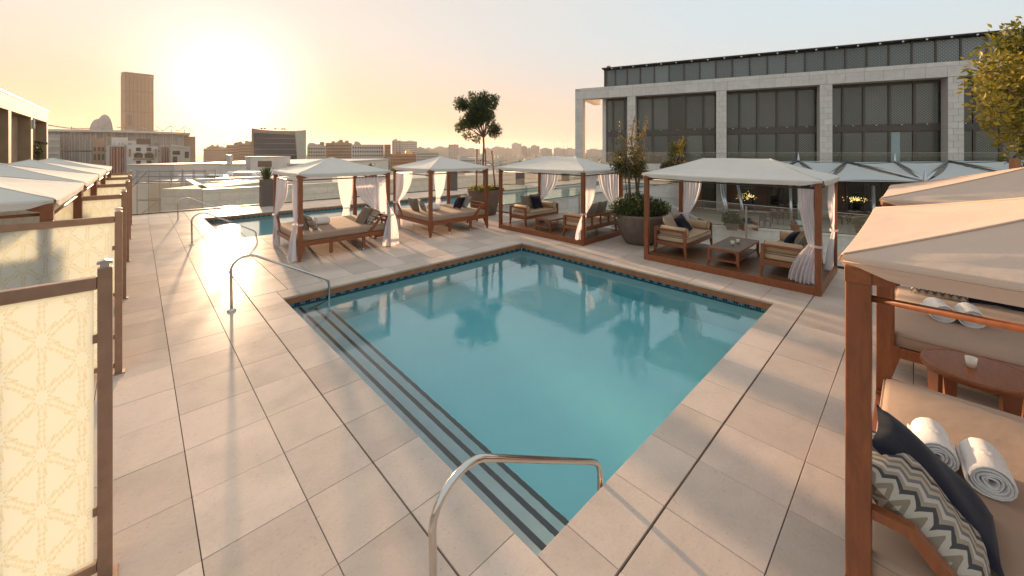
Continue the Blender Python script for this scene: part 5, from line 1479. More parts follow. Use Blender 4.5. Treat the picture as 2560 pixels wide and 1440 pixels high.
for px, py, l, kd in ((1870,575,'low dark armchair at the left of the terrace','navy'), (2005,582,'low armchair with a pale blue cushion on the terrace','paleblind')):
    p = GZ(px, py, TZ); r = thing('terrace_armchair', l, 'armchair', p, HROT+.4, 'low terrace armchairs')
    MB().box(-.5,.5,-.45,.45,.22,.44,.03).obj('seat', M['mattress'], r); MB().box(-.5,.5,.36,.5,.44,.86,.03).obj('backrest', M['teakx'], r)
    for s in (-1,1): MB().box(s*.5-.04,s*.5+.04,-.45,.5,.0,.66,.01).obj('arm', M['teak'], r)
    q = cushion(.6,.5,.22); q.xform(Matrix.Translation((0,.15,.72)) @ Matrix.Rotation(1.1,4,'X')); tag(q.obj('throw_pillow', M[kd], None, loc=p, rotz=HROT+.4), 'pillow on the '+l, 'pillow', 'pillows on the terrace armchairs')
st_ = thing('stair_railing', 'steel handrails of the steps beside the lap pool wall', 'railing', GZ(1750, 575, TZ), HROT)
for k in (0, .35): MB().tube([(-3.2+k*0, -k*2, 2.4), (-.2, -k*2, .95), (-.2, -k*2, 0)], .035, 8).obj('handrail', M['steel_dull'], st_)
# small tree in a copper pot at the end of the lap pool
q = GZ(1688, 455, -.02); r = thing('potted_tree', 'small golden tree in a copper pot at the far end of the lap pool', 'tree', q)
MB().lathe([(.45,0),(.62,.7),(.8,1.0),(.72,1.0),(.7,.9)], 24).obj('pot', M['terra'], r)
def cq(px, py): v = at(px, py, FPX*3.0/(455-HY)); return (v.x-q.x, v.y-q.y, v.z-q.z)
branches('trunk', [([(0,0,.8), cq(1690,402), cq(1686,375), cq(1684,355)], .06, .02), ([cq(1690,402), cq(1700,380), cq(1706,350)], .04, .015)], r)
leaf_cloud('crown', [(*cq(px,py), rr, rr, rr*1.2) for px, py, rr in ((1686,372,.5),(1678,385,.4),(1700,365,.45),(1708,352,.35),(1678,360,.3),(1702,380,.35))], 750, .2, 'leafC', r, 35, .9)
leaf_cloud('underplanting', [(*cq(px,py), .5, .5, .3) for px, py in ((1672,411),(1690,410),(1708,412),(1662,415))], 900, .24, 'leafD', r, 36)

# ---------------------------------------------------------------- stone portico on the left
pb = thing('left_building', 'sunlit stone frame building at the left edge behind the white canopies', 'building', (-7, 36, 0), PI/2)
# local x runs away from the viewer along the front, local -y faces the pool
MB().box(0, 29.2, 0, 1.3, 6.12, 7.3, .01).obj('stone_beam', M['portico'], pb)
MB().box(-.1, 29.4, -.06, 1.5, 7.3, 7.42, .01).obj('roof_edge', M['darkmetal'], pb)
for x in (2.6, 11.3, 19.85, 28.3): MB().box(x, x+.9, .0, .75, -23, 6.12, .01).obj('column', M['portico'], pb)
MB().box(0, 29.1, .8, 1.2, -23, 6.1).obj('wall', M['portico'], pb)
for a, b_ in ((3.55, 11.25), (12.25, 19.8), (20.8, 28.25)):
    for z in (-1.2, .9, 3.0, 5.1):
        for k in range(3):
            w = (b_-a)/3; MB().box(a+k*w+.02, a+(k+1)*w-.02, .74, .8, z-1.03, min(z+1.03, 6.1), .008).obj('wall_panel', M['portico'], pb)
fo = at(98, 356, 40.5); fl_ = thing('floodlight', 'dark floodlight arm sticking out of the left building', 'lamp', fo, CAMROT)
MB().box(-.85,-.5,-.2,.2,-.1,.25,.02).obj('bracket', M['darkmetal'], fl_); MB().tube([(-.5,0,.05),(0,0,.05),(.1,0,0)], .09, 8).obj('arm', M['darkmetal'], fl_); MB().box(.05,.7,-.2,.2,-.22,.02,.04).obj('head', M['darkmetal'], fl_)
so = at(80, 310, 36); tag(MB().box(-.17,.17,-.1,.1,-.42,.42,.03).obj('wall_sign', M['paleblind'], None, loc=so, rotz=CAMROT), 'small pale blue box on the left building column', 'sign')
q = GZ(92, 398, -1); r = thing('small_tree', 'small dark tree in front of the left building column', 'tree', at(92, 400, 39)); 
branches('trunk', [([(0,0,-1.5),(0,0,.3),(.05,0,1.4)], .05, .015)], r); leaf_cloud('crown', [(0,0,.5,.5,.5,.6),(.1,0,1.2,.35,.35,.5)], 500, .2, 'leafA', r, 41)
# ---------------------------------------------------------------- neighbouring roofs
M['clad'] = surf('pale_cladding', (0.55, 0.49, 0.44), 0.5, 0.05, 0.4)
M['ashlar'] = surf('pale_ashlar', (0.50, 0.44, 0.38), 0.8, 0.08, 0.5)
M['brownlouvre'] = surf('brown_louvre', (0.20, 0.12, 0.08), 0.6, 0.1)
M['tan'] = surf('tan_render', (0.36, 0.245, 0.17), 0.85, 0.1, 0.2)
M['cream'] = surf('cream_render', (0.50, 0.44, 0.37), 0.85, 0.08, 0.2)
M['greyb'] = surf('grey_render', (0.36, 0.34, 0.33), 0.85, 0.08, 0.1)
M['redglass'] = surf('red_tinted_glass', (0.20, 0.06, 0.03), 0.15, 0.2, 0.4)
M['blueglass'] = surf('blue_tinted_glass', (0.05, 0.06, 0.075), 0.12, 0.15, 0.1)
M['pane'] = surf('dark_window_pane', (0.05, 0.045, 0.045), 0.2, 0.3, 0.5)
def block(name, label, cat, px0, px1, pyt, Y, depth, mat, zb=-23.0, rot=0.0, group=None, cap=0.0):
    X0, X1 = (px0-CX)/FPX*Y, (px1-CX)/FPX*Y; zt = CAMZ-(pyt-HY)*Y/FPX
    Xc = (X0+X1)/2; w = X1-X0; c = W(Xc, Y, zb)
    if Y > 150:                                        # far blocks stand square to the street that runs towards the hotel
        th = math.atan2(-Xc, Y); rot += th; w *= math.cos(th)
    r = thing(name, label, cat, c, CAMROT+rot, group)
    h = zt-zb
    MB().box(-w/2, w/2, 0, depth, 0, h).obj('wall', M[mat], r)
    if cap: MB().box(-w/2-cap, w/2+cap, -cap, depth+cap, h, h+cap*1.2).obj('parapet', M['roof'], r)
    return r, w, h
def wgrid(r, x0, x1, z0, z1, nx, nz, fw=.55, fh=.5, mat='pane', y=-.04, deep=.2, name='windows', each=False):
    mb = MB(); dx, dz = (x1-x0)/nx, (z1-z0)/nz
    for i in range(nx):
        for j in range(nz):
            cx, cz_ = x0+(i+.5)*dx, z0+(j+.5)*dz
            if each: MB().box(cx-dx*fw/2, cx+dx*fw/2, y, y+deep, cz_-dz*fh/2, cz_+dz*fh/2).obj('window', M[mat], r)
            else: mb.box(cx-dx*fw/2, cx+dx*fw/2, y, y+deep, cz_-dz*fh/2, cz_+dz*fh/2)
    if not each: tag(mb.obj(name, M[mat], r), kind='stuff')
def zl(py, Y, zb=-23.0): return CAMZ-(py-HY)*Y/FPX-zb
r, w, h = block('roof_plant_room', 'long pale clad plant room with horizontal joints behind the left screens', 'building', 318, 436, 413, 58, 9, 'clad')
for k in range(9): MB().box(-w/2+.01, w/2-.01, -.03, .0, h-.45*(k+1)+.02, h-.45*k-.02).obj('cladding_board', M['clad'], r)
MB().box(-w/2-.1, w/2+.1, -.15, 9.1, h, h+.12).obj('roof_edge', M['roof'], r)
r, w, h = block('flat_roofed_hall', 'wide low hall with a shining flat roof in front of the hazy blocks', 'building', 446, 760, 412, 88, 60, 'white', cap=.25)
for k in range(6): MB().box(-w/2+k*w/6+.05, -w/2+(k+1)*w/6-.05, -.06, 0, h-3.4, h-.1).obj('wall_panel', M['white'], r)
MB().box(-5.6, -4.7, 3, 4, h, h+2.2).obj('roof_vent', M['steel_dull'], r)
r, w, h = block('stair_tower', 'white roof stair tower with a brown louvre panel, above the agave planter', 'building', 613, 693, 393, 84, 5, 'white', cap=.12)
MB().box(-.7, 2.3, -.05, .05, h-2.1, h-.8).obj('louvre_panel', M['brownlouvre'], r)
for q in (-2.9, -2.5): MB().tube([(q, -.2, h-3), (q, -.2, h+.2)], .05, 6).obj('ladder_rail', M['steel_dull'], r)
for (a, b_, t_, Yq, l) in ((583, 622, 431, 55, 'left metal louvred air unit on the neighbouring roof'), (612, 652, 430, 56.5, 'right metal louvred air unit on the neighbouring roof')):
    r, w, h = block('air_unit', l, 'air unit', a, b_, t_, Yq, 2.4, 'clad', -3, group='louvred air units')
    for k in range(7): MB().box(-w/2-.02, w/2+.02, -.06, -.005, h-.2*(k+1), h-.2*k-.08).obj('louvre_slat', M['steel_dull'], r)
# the ashlar building straight beyond the glass
k0 = at(507, 475, 31)
r = thing('neighbour_building', 'low pale stone building with coursed walls just beyond the far balustrade', 'building', (k0.x, k0.y, 0))
MB().box(0, 46, 0, 16, -23, -.35).obj('wall', M['joint'], r)
MB().box(0, 46, 0, .5, -.35, -.02, .02).box(0, .5, .5, 16, -.35, -.02, .02).box(45.5, 46, .5, 16, -.35, -.02, .02).box(.5, 45.5, 15.5, 16, -.35, -.02, .02).obj('parapet', M['roof'], r)
courses(r, 46, -6.5, -.36, .62, 2.1, .04, .02)
MB().box(6, 12, 6, 9, -.35, .35, .02).obj('roof_hatch', M['white'], r)
for k in range(5): MB().box(20+k*4.2, 21.4+k*4.2, 5, 6.4, -.35, .5, .03).obj('roof_vent', M['clad'], r)
kk = at(404, 471, 31.5)
r = thing('neighbour_building', 'stepped end of the pale stone building beside the scaffold', 'building', (kk.x, kk.y, 0), CAMROT)
MB().box(0, 3.4, 0, 10, -23, -.02).obj('wall', M['ashlar'], r)
for j in range(9): 
    for i in range(3): MB().box(i*1.13+.01, (i+1)*1.13-.01, -.04, 0, -.62*(j+1)+.01, -.62*j-.03).obj('stone_block', M['stone'], r)
# roof under construction with a scaffold
r, w, h = block('roof_slab', 'unfinished roof with insulation rolls and pipes behind the scaffold', 'roof', 372, 590, 455, 47, 26, 'white', cap=.1)
R = random.Random(4)
for k in range(26):
    x = -w/2 + R.uniform(.1, .98)*w; y = R.uniform(1, 22); q = R.random()
    o = MB()
    if q < .5: o.lathe([(.0,-.5*1.6),(.32,-.8),(.32,.8),(0,.8)], 10); o.v = [(v[2], v[1], v[0]+.3) for v in o.v]; nm, mt = 'insulation_roll', 'towel'
    else: o.box(-R.uniform(.3,.9), R.uniform(.3,.9), -.3, .3, 0, R.uniform(.3,.7)); nm, mt = 'crate', ('white' if q < .8 else 'brownlouvre')
    b_ = o.obj(nm, M[mt], None, loc=r.location + Vector((x*UX+y*UY, -x*UY+y*UX, h+.12)), rotz=CAMROT)
    tag(b_, 'white insulation roll lying on the unfinished roof' if nm != 'crate' else 'crate of material on the unfinished roof', 'roll' if nm != 'crate' else 'crate', 'insulation rolls on the unfinished roof' if nm != 'crate' else 'crates on the unfinished roof')
sca = thing('scaffold', 'steel scaffold with a stair beyond the left end of the glass balustrade', 'scaffold', at(400, 455, 44), CAMROT)
mb = MB()
for x in range(-2, 5):
    for y in (0, 1.4):
        MB().tube([(x*1.3, y, -8), (x*1.3, y, 1.4)], .045, 6).obj('standard_pole', M['greyb'], sca)
for z in (-4, -2, 0, .6, 1.2):
    for y in (0, 1.4): MB().tube([(-2.6, y, z), (5.2, y, z)], .04, 6).obj('ledger_pole', M['greyb'], sca)
for x in (-2, 0, 2): MB().tube([(x*1.3, 0, -4), (x*1.3+2.6, 0, -2)], .04, 6).obj('brace_pole', M['greyb'], sca)
for z in (-4.1, -2.1, -.1): MB().box(-2.6, 5.2, .05, 1.35, z-.05, z).obj('board', M['stake'], sca)
for y in (-.3, -1.1):
    MB().tube([(-3.8, y, -1.6), (-1.2, y, 1.2)], .05, 6).obj('stair_stringer', M['greyb'], sca)
# low roofs seen between the daybeds and the cabanas
r, w, h = block('garage_building', 'low white building with wide recessed bays behind the right daybed', 'building', 1000, 1245, 446, 58, 22, 'cream', cap=.15)
for i in range(6): MB().box(-w/2+.6+i*2.35, -w/2+2.4+i*2.35, -.05, .1, h-2.6, h-1.0).obj('bay_door', M['greyb'], r)
for (a, b_, t_, Yq, l) in ((1048, 1110, 433, 70, 'flat sun shade on posts on the roof behind the right daybed'), (1148, 1198, 436, 66, 'second flat sun shade on posts, right of the curtain')):
    r = thing('roof_shade', l, 'shade', at((a+b_)/2, 446, Yq), CAMROT, 'roof sun shades'); hw = (b_-a)/2/FPX*Yq; hh = (446-t_)/FPX*Yq
    MB().box(-hw, hw, 0, 4, hh-.12, hh).obj('shade_roof', M['roof'], r)
    for x in (-hw+.2, 0, hw-.2): MB().box(x-.07, x+.07, .1, .24, -.4, hh-.12).obj('post', M['greyb'], r)
    for x in (-hw*.4, hw*.3): MB().box(x-.35, x+.35, 1, 2, -.3, .3, .05).obj('roof_fan', M['terra'], r)
r, w, h = block('low_building', 'low white roof with a strip of dark windows behind the farther cabana', 'building', 1255, 1420, 436, 72, 30, 'cream', cap=.15)
wgrid(r, -5, 2, h-1.6, h-.7, 9, 1, .8, .8, each=True)
r, w, h = block('low_building', 'darker low block with vertical fins under the tree planter canopy', 'building', 1105, 1170, 425, 85, 14, 'greyb')
for k in range(14): MB().box(-w/2+k*w/14, -w/2+k*w/14+.12, -.12, 0, h-2.4, h).obj('facade_fin', M['darkmetal'], r)
# ---------------------------------------------------------------- the ornate block and the curved mall
Yo = 170
r, w, h = block('ornate_building', 'ornate white residential block with red glass bays and arched windows', 'building', 268, 397, 366, Yo, 18, 'white')
CO = math.cos(math.atan2(CX-332.5, FPX))
def lx(px, c=332.5, Y=Yo): return (px-c)/FPX*Y*CO
MB().box(lx(316), lx(372), -.5, 10, 0, zl(352, Yo)).obj('gable_wall', M['white'], r)
MB().box(lx(341), lx(378), -.9, 9, zl(360, Yo), zl(346.5, Yo)).obj('brown_roof_box', M['brownlouvre'], r)
MB().box(lx(280), lx(318), 2, 8, h, zl(344, Yo)).obj('roof_box', M['white'], r)
for a, b_ in ((275, 313), (403, 426)):
    c_ = (lx(a)+lx(b_))/2; rr = (lx(b_)-lx(a))/2
    bay = MB(); bay.loft([[(c_+rr*math.cos(PI+q*PI/8), -1.0+1.6*math.sin(PI+q*PI/8), z) for q in range(9)] + [(c_+rr, 1, z), (c_-rr, 1, z)] for z in (0, zl(367, Yo))])
    bo = bay.obj('glass_bay', M['redglass'], r)
    mb = MB()
    for q in range(9): x, y = c_+rr*1.02*math.cos(PI+q*PI/8), -1.0+1.65*math.sin(PI+q*PI/8); mb.box(x-.06, x+.06, y-.06, y+.06, 8, zl(367, Yo))
    for j in range(8):
        z = 8+j*1.25
        mb.loft([[(c_+rr*1.03*math.cos(PI+q*PI/8), -1.0+1.7*math.sin(PI+q*PI/8), z+dz) for q in range(9)]+[(c_+rr,1,z+dz),(c_-rr,1,z+dz)] for dz in (0,.12)])
    mb.obj('mullion_grid', M['white'], bo)
    MB().loft([[(c_+rr*1.1*math.cos(PI+q*PI/8), -1.0+1.8*math.sin(PI+q*PI/8), z) for q in range(9)]+[(c_+rr*1.1,1.2,z),(c_-rr*1.1,1.2,z)] for z in (zl(367, Yo), zl(363, Yo))]).obj('bay_cornice', M['cream'], bo)
for a in (346, 373):
    for py0, py1 in ((369, 378),): MB().box(lx(a-6), lx(a+6), -.62, -.4, zl(py1, Yo), zl(py0, Yo)).obj('window', M['pane'], r)
    ar = MB(); P = [(lx(a-11), zl(395, Yo))] + [(lx(a)+ (lx(a+11)-lx(a))*math.cos(PI-q*PI/10), zl(388, Yo)+1.0*math.sin(PI-q*PI/10)) for q in range(11)] + [(lx(a+11), zl(395, Yo))]
    ar.prism(P, 'y', -.62, -.4); wa = ar.obj('arched_window', M['pane'], r)
    Q = [(lx(a)+(lx(a+13)-lx(a))*math.cos(PI-q*PI/10), zl(388, Yo)+1.35*math.sin(PI-q*PI/10)) for q in range(11)]
    Q2 = [(lx(a)+(lx(a+11)-lx(a))*math.cos(q*PI/10), zl(388, Yo)+1.0*math.sin(q*PI/10)) for q in range(11)]
    MB().prism(Q+Q2, 'y', -.8, -.5).obj('arch_trim', M['tan'], wa)
    MB().box(lx(a-14), lx(a+14), -.75, -.45, zl(400, Yo), zl(396, Yo)).obj('tan_band', M['tan'], r)
    MB().box(lx(a-6), lx(a+6), -.62, -.4, zl(412, Yo), zl(402, Yo)).obj('window', M['pane'], r)
for a in (325, 391):
    MB().box(lx(a-3), lx(a+3), -.7, -.4, zl(392, Yo), zl(372, Yo)).obj('tan_panel', M['tan'], r)
    for q in (-2.5, 2.5): MB().box(lx(a+q-.9), lx(a+q+.9), -.62, -.4, zl(362, Yo), zl(357, Yo)).obj('slit_window', M['redglass'], r)
for x in (286, 299, 307): MB().tube([(lx(x), 1, h), (lx(x), 1, h+1.6)], .08, 5).obj('roof_pipe', M['darkmetal'], r)
r, w, h = block('tan_tower', 'tan corner tower with slit windows left of the ornate white block', 'building', 231, 262, 349, 172, 12, 'tan')
for j, (z0, z1) in enumerate(((368, 378), (385, 400))):
    for i in range(4): MB().box(-w/2+.4+i*1.25, -w/2+1.1+i*1.25, -.1, .1, zl(z1, 172), zl(z0, 172)).obj('slit_window', M['pane'], r)
for i in range(3): MB().box(-w/2+.2+i*1.9, -w/2+1.5+i*1.9, -.05, .6, h, h+.8).obj('merlon', M['tan'], r)
r, w, h = block('annex_building', 'light sloping roofed annex right of the ornate white block', 'building', 428, 476, 366, 168, 16, 'cream')
for a, b_, t_, u in ((431, 450, 377, 387), (432, 443, 391, 410), (462, 473, 379, 395)): MB().box((a-452)/FPX*168*.75, (b_-452)/FPX*168*.75, -.1, .1, zl(u, 168), zl(t_, 168)).obj('window', M['pane'], r)
MB().prism([(-w/2, h), (w/2, h-.6), (w/2, h-.3), (-w/2, h+.8)], 'y', -.4, 8).obj('sloping_roof', M['roof'], r)
# curved mall
Ym = 300
cm = thing('curved_building', 'huge curved building with vertical fins and a flat projecting roof', 'building', W((300-CX)/FPX*Ym, Ym, -23), CAMROT+.72)
hm = zl(333, Ym); hw = (455-128)/2/FPX*Ym*.75
def arc(r0, z, d=0): return [((r0)*math.sin(a), 60-(60+d)*math.cos(a*1.0), z) for a in [(-.9+1.8*q/24) for q in range(25)]]
def shell(hw_, d, z0, z1):
    A = [(hw_*(-1+2*q/24), -d*(1-(-1+2*q/24)**2)) for q in range(25)]
    P = A + [(hw_, 60), (-hw_, 60)]
    return MB().prism(P, 'z', z0, z1)
shell(hw, 14, 0, hm).obj('wall', M['greyb'], cm)
shell(hw+4, 18, hm, hm+1.6).obj('flat_roof', M['roof'], cm)
for q in range(56):
    t_ = -1+2*(q+.5)/56; MB().box(t_*hw-.35, t_*hw+.35, -14*(1-t_*t_)-.7, -14*(1-t_*t_)+.5, 0, hm-(.2 if q % 3 else 6)).obj('facade_fin', M['cream' if q % 4 else 'greyb'], cm)
for z in (8, 17, 26):
    shell(hw+.8, 14.9, z, z+.7).obj('floor_band', M['darkmetal'], cm)
for (x0, x1, z, s) in ((-46, -5, 4.5, 1), (-2, 22, 3.2, 2), (20, 44, 5.5, 3)):
    mb = MB(); mb.grid(lambda a, b_: (x0+(x1-x0)*a, -4+8*b_, hm+1.6+z*(.5+.35*math.cos(a*9*s*.6))+(.8 if b_ > .5 else 0)), 20, 3)
    mb.obj('roof_sail', M['tan'], cm, normals=False)
for x in (-40, -25, -10, 5, 18, 30, 38): MB().tube([(x, 0, hm+1.6), (x, 0, hm+4.4)], .25, 6).obj('sail_mast', M['greyb'], cm)
r, w, h = block('tan_block', 'plain tan block glowing in the haze right of the curved building', 'building', 452, 489, 341, 330, 40, 'tan')
MB().box(w*.15, w*.45, -.3, .3, 6, h-12).obj('recessed_panel', M['tan'], r)
r, w, h = block('parking_building', 'open sided concrete building left of the curved one', 'building', 121, 150, 336, 260, 20, 'greyb')
for k in range(5): MB().box(-w/2, w/2, -.5, .2, h-4-k*4.6, h-2.4-k*4.6).obj('balcony_edge', M['cream'], r)
# domed towers and the big tower
for (a, b_, t_, l) in ((247, 277, 286, 'taller hazy egg shaped tower behind the curved building'), (230, 262, 297, 'shorter hazy egg shaped tower behind the curved building')):
    Y = 640; hw = (b_-a)/2/FPX*Y; zt = zl(t_, Y); z0 = zl(335, Y)
    r = thing('domed_tower', l, 'tower', W(((a+b_)/2-CX)/FPX*Y, Y, -23), CAMROT, 'egg shaped towers')
    prof = [(hw*.92, 0), (hw*.98, z0)] + [(hw*math.cos(q*PI/2/10)**.9, z0+(zt-z0)*math.sin(q*PI/2/10)) for q in range(1, 10)] + [(.3, zt)]
    MB().lathe(prof, 28).obj('shell', M['greyb'], r)
Yt = 660
tw_ = thing('high_rise_tower', 'tall flat topped tower with a slotted crown at the left of the sun', 'tower', W((312.5-CX)/FPX*Yt, Yt, -23), CAMROT+.72)
wt_ = (382-312.5)/FPX*Yt*.76; zt = zl(179, Yt); sh_ = (312.5-301)/FPX*Yt*.8
# the left flank runs back and to the left, so the tower is a skewed block in plan
def slab(z0, z1, e=0.0):
    return MB().prism([(0-e*.2, -e), (wt_+e, 5-e), (wt_+e, 22), (wt_-20, 32), (-sh_-e*.6, 16)], 'z', z0, z1)
zA, zB = zl(226, Yt), zl(278, Yt)
slab(0, zB-.6).obj('shaft', M['tan'], tw_); slab(zB+.6, zA-.6).obj('shaft', M['tan'], tw_); slab(zA+.6, zt-4.5).obj('shaft', M['tan'], tw_)
slab(zB-.6, zB+.6, -.6).obj('groove', M['brownlouvre'], tw_); slab(zA-.6, zA+.6, -.6).obj('groove', M['brownlouvre'], tw_)
slab(zt-1.3, zt, .2).obj('crown_beam', M['tan'], tw_)
for k in range(13):
    a = k/12; MB().box(a*wt_-.5, a*wt_+.5, a*5-.3, a*5+1.2, zt-4.5, zt-1.3).obj('crown_post', M['tan'], tw_)
MB().prism([(0, 1.2), (wt_*.0+2, 1.4), (2, 8), (-sh_+1, 14)], 'z', zt-4.5, zt-1.3).obj('crown_core', M['tan'], tw_)
for k in range(30):
    a = (k+.5)/30; MB().box(a*wt_-.25, a*wt_+.25, a*5-.6, a*5+.3, 6, zt-4.8).obj('facade_fin', M['tan' if k % 4 else 'brownlouvre'], tw_)
MB().prism([(1.0, -.3), (8.5, .25), (8.5, .9), (1.0, .3)], 'z', zl(313, Yt), zl(287, Yt)).obj('recessed_screen', M['brownlouvre'], tw_)
# glass office block with the leaning stone flank
Yg = 250
gbk = thing('glass_office', 'office block with a blue glass front between leaning stone flanks', 'building', W((699-CX)/FPX*Yg, Yg, -23), CAMROT+.54)
def gx_(px): return (px-699)/FPX*Yg*.86
h0_, h1_ = zl(325, Yg), zl(323.5, Yg)
MB().prism([(gx_(631), 0), (gx_(767), 0), (gx_(767), h1_), (gx_(735), zl(326.5, Yg)), (gx_(690), zl(327, Yg)), (gx_(655), zl(325.5, Yg)), (gx_(631), zl(322, Yg))], 'y', 0, 26).obj('wall', M['tan'], gbk)
gl_ = MB().prism([(gx_(637), 0), (gx_(750), 0), (gx_(737), zl(336, Yg)), (gx_(637), zl(333, Yg))], 'y', -.35, .1).obj('glass_front', M['blueglass'], gbk)
for py in (346, 359, 373, 387, 401): MB().box(gx_(637), gx_(742), -.5, -.3, zl(py, Yg)-.12, zl(py, Yg)+.12).obj('floor_band', M['greyb'], gl_)
MB().box(gx_(675)-.2, gx_(675)+.2, -.6, -.3, 0, zl(334, Yg)).obj('vertical_fin', M['darkmetal'], gl_)
MB().box(gx_(637), gx_(666), -.5, -.34, zl(370, Yg), zl(340, Yg)).obj('glass_bay', M['blueglass'], gl_)
MB().prism([(gx_(750.5), 0), (gx_(766), 0), (gx_(766), h1_-.5), (gx_(738), h1_-1)], 'y', -1.2, -.02).obj('stone_flank', M['cream'], gbk)
for px in (654, 662, 688, 706, 712):
    MB().lathe([(0, 0), (.5, .3), (.9, .9), (.85, .95), (.4, .45), (0, .25)], 12, (gx_(px), 5, zl(325, Yg)+.4)).obj('satellite_dish', M['darkmetal'], gbk)
# apartment rows
for (a, b_, t_, Y, mt, l, nx, nz) in (
    (768, 815, 364, 330, 'cream', 'white apartment block just right of the glass office', 7, 9),
    (814, 880, 357, 360, 'tan', 'tan apartment row with a jagged roofline', 16, 10),
    (879, 960, 361, 325, 'clad', 'blue white eight storey block with rows of small windows', 13, 8),
    (595, 632, 358, 430, 'tan', 'hazy orange apartment block left of the glass office', 7, 8),
    (566, 598, 362, 460, 'tan', 'lower hazy orange apartment block nearest the sun', 7, 8),
    (509, 568, 371, 620, 'tan', 'pale hazy block under the sun', 9, 6),
    (523, 548, 365, 700, 'tan', 'small hazy block rising just under the sun', 5, 6),
    (980, 1003, 351, 760, 'greyb', 'darker end of the white office slab on the horizon', 3, 10),
    (1003, 1043, 353, 770, 'clad', 'white office slab on the horizon right of the apartments', 9, 11),
    (1041, 1098, 379, 420, 'cream', 'low white institute with a row of dark windows', 9, 3),
    (976, 1050, 385, 520, 'terra', 'reddish unfinished frame right of the blue white block', 16, 3),
    (1150, 1205, 395, 380, 'clad', 'low white office left of the tree trunk', 10, 3),
    (1121, 1147, 361, 1300, 'greyb', 'grey tower block on the skyline left of the tree', 6, 8)):
    r, w, h = block('apartment_building' if Y < 500 else 'distant_building', l, 'building', a, b_, t_, Y, 22 if Y < 500 else 40, mt)
    z0 = max(4, h-3.4*nz*(1 if Y < 500 else 1.4))
    wgrid(r, -w/2+.6, w/2-.6, z0, h-1.2, nx, nz, .5, .45, deep=.3, y=-.12)
    R = random.Random(int(a))
    for k in range(3):
        x = R.uniform(-w/2+2, w/2-2); MB().box(x-1.6, x+1.6, 3, 7, h, h+R.uniform(1.5, 3.4)).obj('roof_room', M[mt], r)
r, w, h = block('apartment_building', 'tan side wing of the blue white block', 'building', 960.5, 977, 361, 326, 22, 'tan'); wgrid(r, -w/2+.8, w/2-.5, 6, h-1.5, 2, 8, .3, .4, deep=.3, y=-.1)
gd = W((1021-CX)/FPX*600, 600, 1.0); tag(MB().lathe([(4.6, -24), (4.6, 0)] + [(4.6*math.cos(q*PI/16), 4.6*math.sin(q*PI/16)) for q in range(1, 8)] + [(.1, 4.8)], 20).obj('golden_dome', surf('gold_leaf', (.6, .36, .08), .3, .1, metal=.6), None, loc=gd), 'small golden dome in front of the white office slab', 'dome')
# far skyline blocks
sky_l = ((1086,1122,368,1500),(1147,1163,369,1500),(1163,1200,372,1900),(1060,1088,371,1600),(1231,1262,368,2200),(1262,1280,371,2200),(1279,1304,359,2000),(1304,1318,366,2050),(1327,1349,365,2000),(1318,1330,371,2100),(1350,1380,372,2300),(1384,1412,371,2500),(1412,1444,372,2500),(1207,1233,371,2300),(1466,1510,374,2300),(1359,1378,373,1300),(1043,1062,369,1400),(770,800,360,700),(840,862,354,600),(548,566,368,900))
sky_n = ('wide hazy block just left of the round planter tree', 'narrow hazy block touching the left of the planter tree crown line', 'low hazy block behind the planter tree trunk', 'low hazy block right of the white office slab',
  'broad hazy block midway between the planter tree and the hotel column', 'low step beside the tallest skyline block, on its left', 'tallest hazy block on the skyline right of the planter tree', 'narrow shoulder against the right side of the tallest skyline block',
  'second tallest hazy block on the skyline, nearer the hotel column', 'thin low block between the two tallest skyline blocks', 'low hazy block right of the second tallest skyline block', 'long low hazy block beside the tall radio masts', 'faint low block touching the left edge of the hotel corner column',
  'low hazy block just right of the planter tree trunk', 'faint block seen through the open hotel corner', 'nearer darker box standing below the radio masts', 'hazy block a little right of the white office slab', 'hazy block over the roofs just right of the glass office', 'hazy block rising behind the tan apartment row', 'pale hazy block in the glow right under the sun')
for i, (a, b_, t_, Y) in enumerate(sky_l):
    r, w, h = block('distant_building', sky_n[i], 'building', a, b_, t_, Y, 60, 'greyb' if i % 3 else 'cream', group='far skyline blocks')
    MB().box(-w*.3, w*.1, 5, 30, h, h+Y*.0025).obj('roof_room', M['greyb'], r)
mast_n = ('thin mast over the tallest skyline block', 'thin mast right of the tallest skyline block', 'left mast of the close pair over the skyline', 'right mast of the close pair over the skyline', 'short mast left of the tallest mast', 'mast directly left of the tallest mast',
  'tallest radio mast, nearest the hotel corner column', 'faint mast over the left edge of the tallest skyline block', 'faint mast left of the planter tree trunk')
for i, (px, pyt, Y) in enumerate(((1323,349,1900),(1340,352,1900),(1364,348,1850),(1372,345,1850),(1387,352,1800),(1409,347,1800),(1418,330,1750),(1303,350,2000),(1199,357,1900))):
    q = at(px, pyt, Y); r = thing('radio_mast', mast_n[i], 'mast', (q.x, q.y, -23), 0, 'radio masts on the horizon')
    MB().tube([(0,0,0), (0,0,q.z+23)], [1.0, .4], 4).obj('mast', M['greyb'], r)
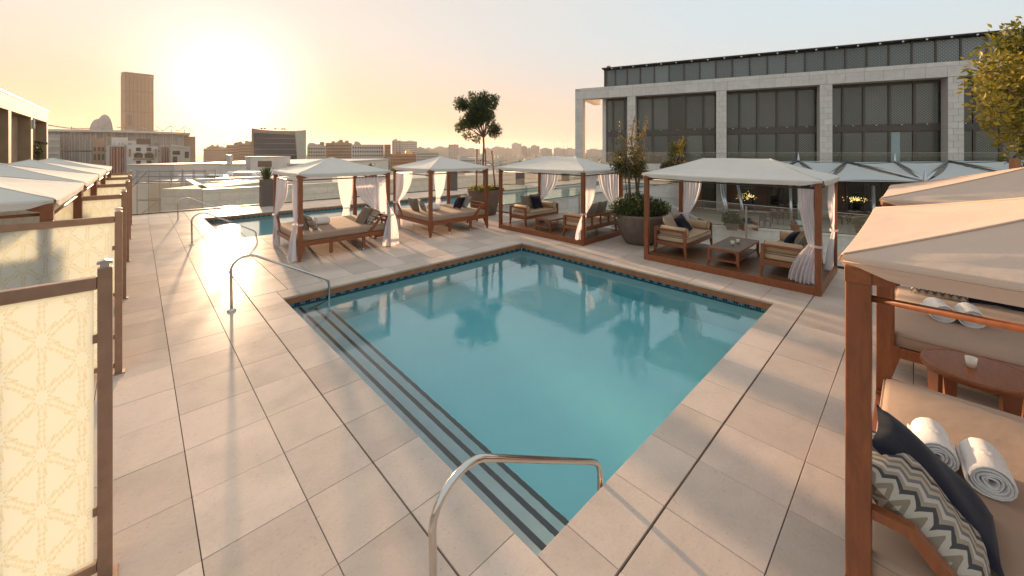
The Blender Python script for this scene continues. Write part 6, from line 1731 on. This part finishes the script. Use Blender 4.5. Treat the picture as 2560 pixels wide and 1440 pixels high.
# low city and scrub far away: too many and too small to count
mb = MB(); R = random.Random(9)
for _ in range(520):
    Y = 240*(2600/240)**R.random(); X = R.uniform(-.62, .55)*Y
    if X/Y < -.18 and Y < 700: continue
    w = R.uniform(6, 22)*(1+Y/1500); d = R.uniform(8, 24); h = R.uniform(3, 9)*(1+Y/2600)
    q = W(X, Y); s = len(mb.v); mb.box(-w/2, w/2, -d/2, d/2, 0, h)
    mb.xform(Matrix.Translation((q.x, q.y, -23)) @ Matrix.Rotation(CAMROT+R.uniform(-.5,.5), 4, 'Z'), s)
tag(mb.obj('low_city', surf('pale_city_wall', (.50,.45,.38), .9, .15, .02), normals=False), kind='stuff')
vs_, fs, tn = [], [], []
for _ in range(9000):
    Y = 190*(2400/190)**R.random(); X = R.uniform(-.35, .62)*Y
    c_ = W(X + 18*math.sin(Y*.02), Y, -22.5)
    n_s = math.sin(X*.021+1.3)*math.sin(Y*.013)+.5*math.sin(X*.05+Y*.03)
    if n_s < .05: continue
    s = R.uniform(1.2, 2.8)
    for k in range(5):
        o = Vector((R.gauss(0,1), R.gauss(0,1), abs(R.gauss(0,.8))))*s
        a_1 = Vector((R.gauss(0,1), R.gauss(0,1), R.gauss(0,1))).normalized()*s; b_1 = a_1.orthogonal().normalized()*s*.8
        i = len(vs_); vs_ += [tuple(c_+o+a_1), tuple(c_+o+b_1), tuple(c_+o-a_1), tuple(c_+o-b_1)]; fs.append((i,i+1,i+2,i+3)); tn.append(R.random())
me = bpy.data.meshes.new('far_trees'); me.from_pydata(vs_, [], fs); me.materials.append(M['leafA'])
a_2 = me.attributes.new('tone', 'FLOAT', 'FACE'); a_2.data.foreach_set('value', tn)
o = bpy.data.objects.new('far_trees', me); COL.objects.link(o); tag(o, kind='stuff')
# ---------------------------------------------------------------- air
hm_, t, b = nodes('dusty_air'); out = t.nodes['Material Output']; t.nodes.remove(b)
pv = N(t, 'ShaderNodeVolumePrincipled'); pv.inputs['Color'].default_value = (1.0, .87, .80, 1); pv.inputs['Density'].default_value = HAZE; pv.inputs['Anisotropy'].default_value = 0.4
t.links.new(pv.outputs[0], out.inputs['Volume'])
hb = MB(); hb.box(-5500, 5500, -5500, 5500, -26, 175)
ho_ = hb.obj('haze', hm_, None, loc=(c0.x, c0.y, 0)); tag(ho_, kind='stuff')
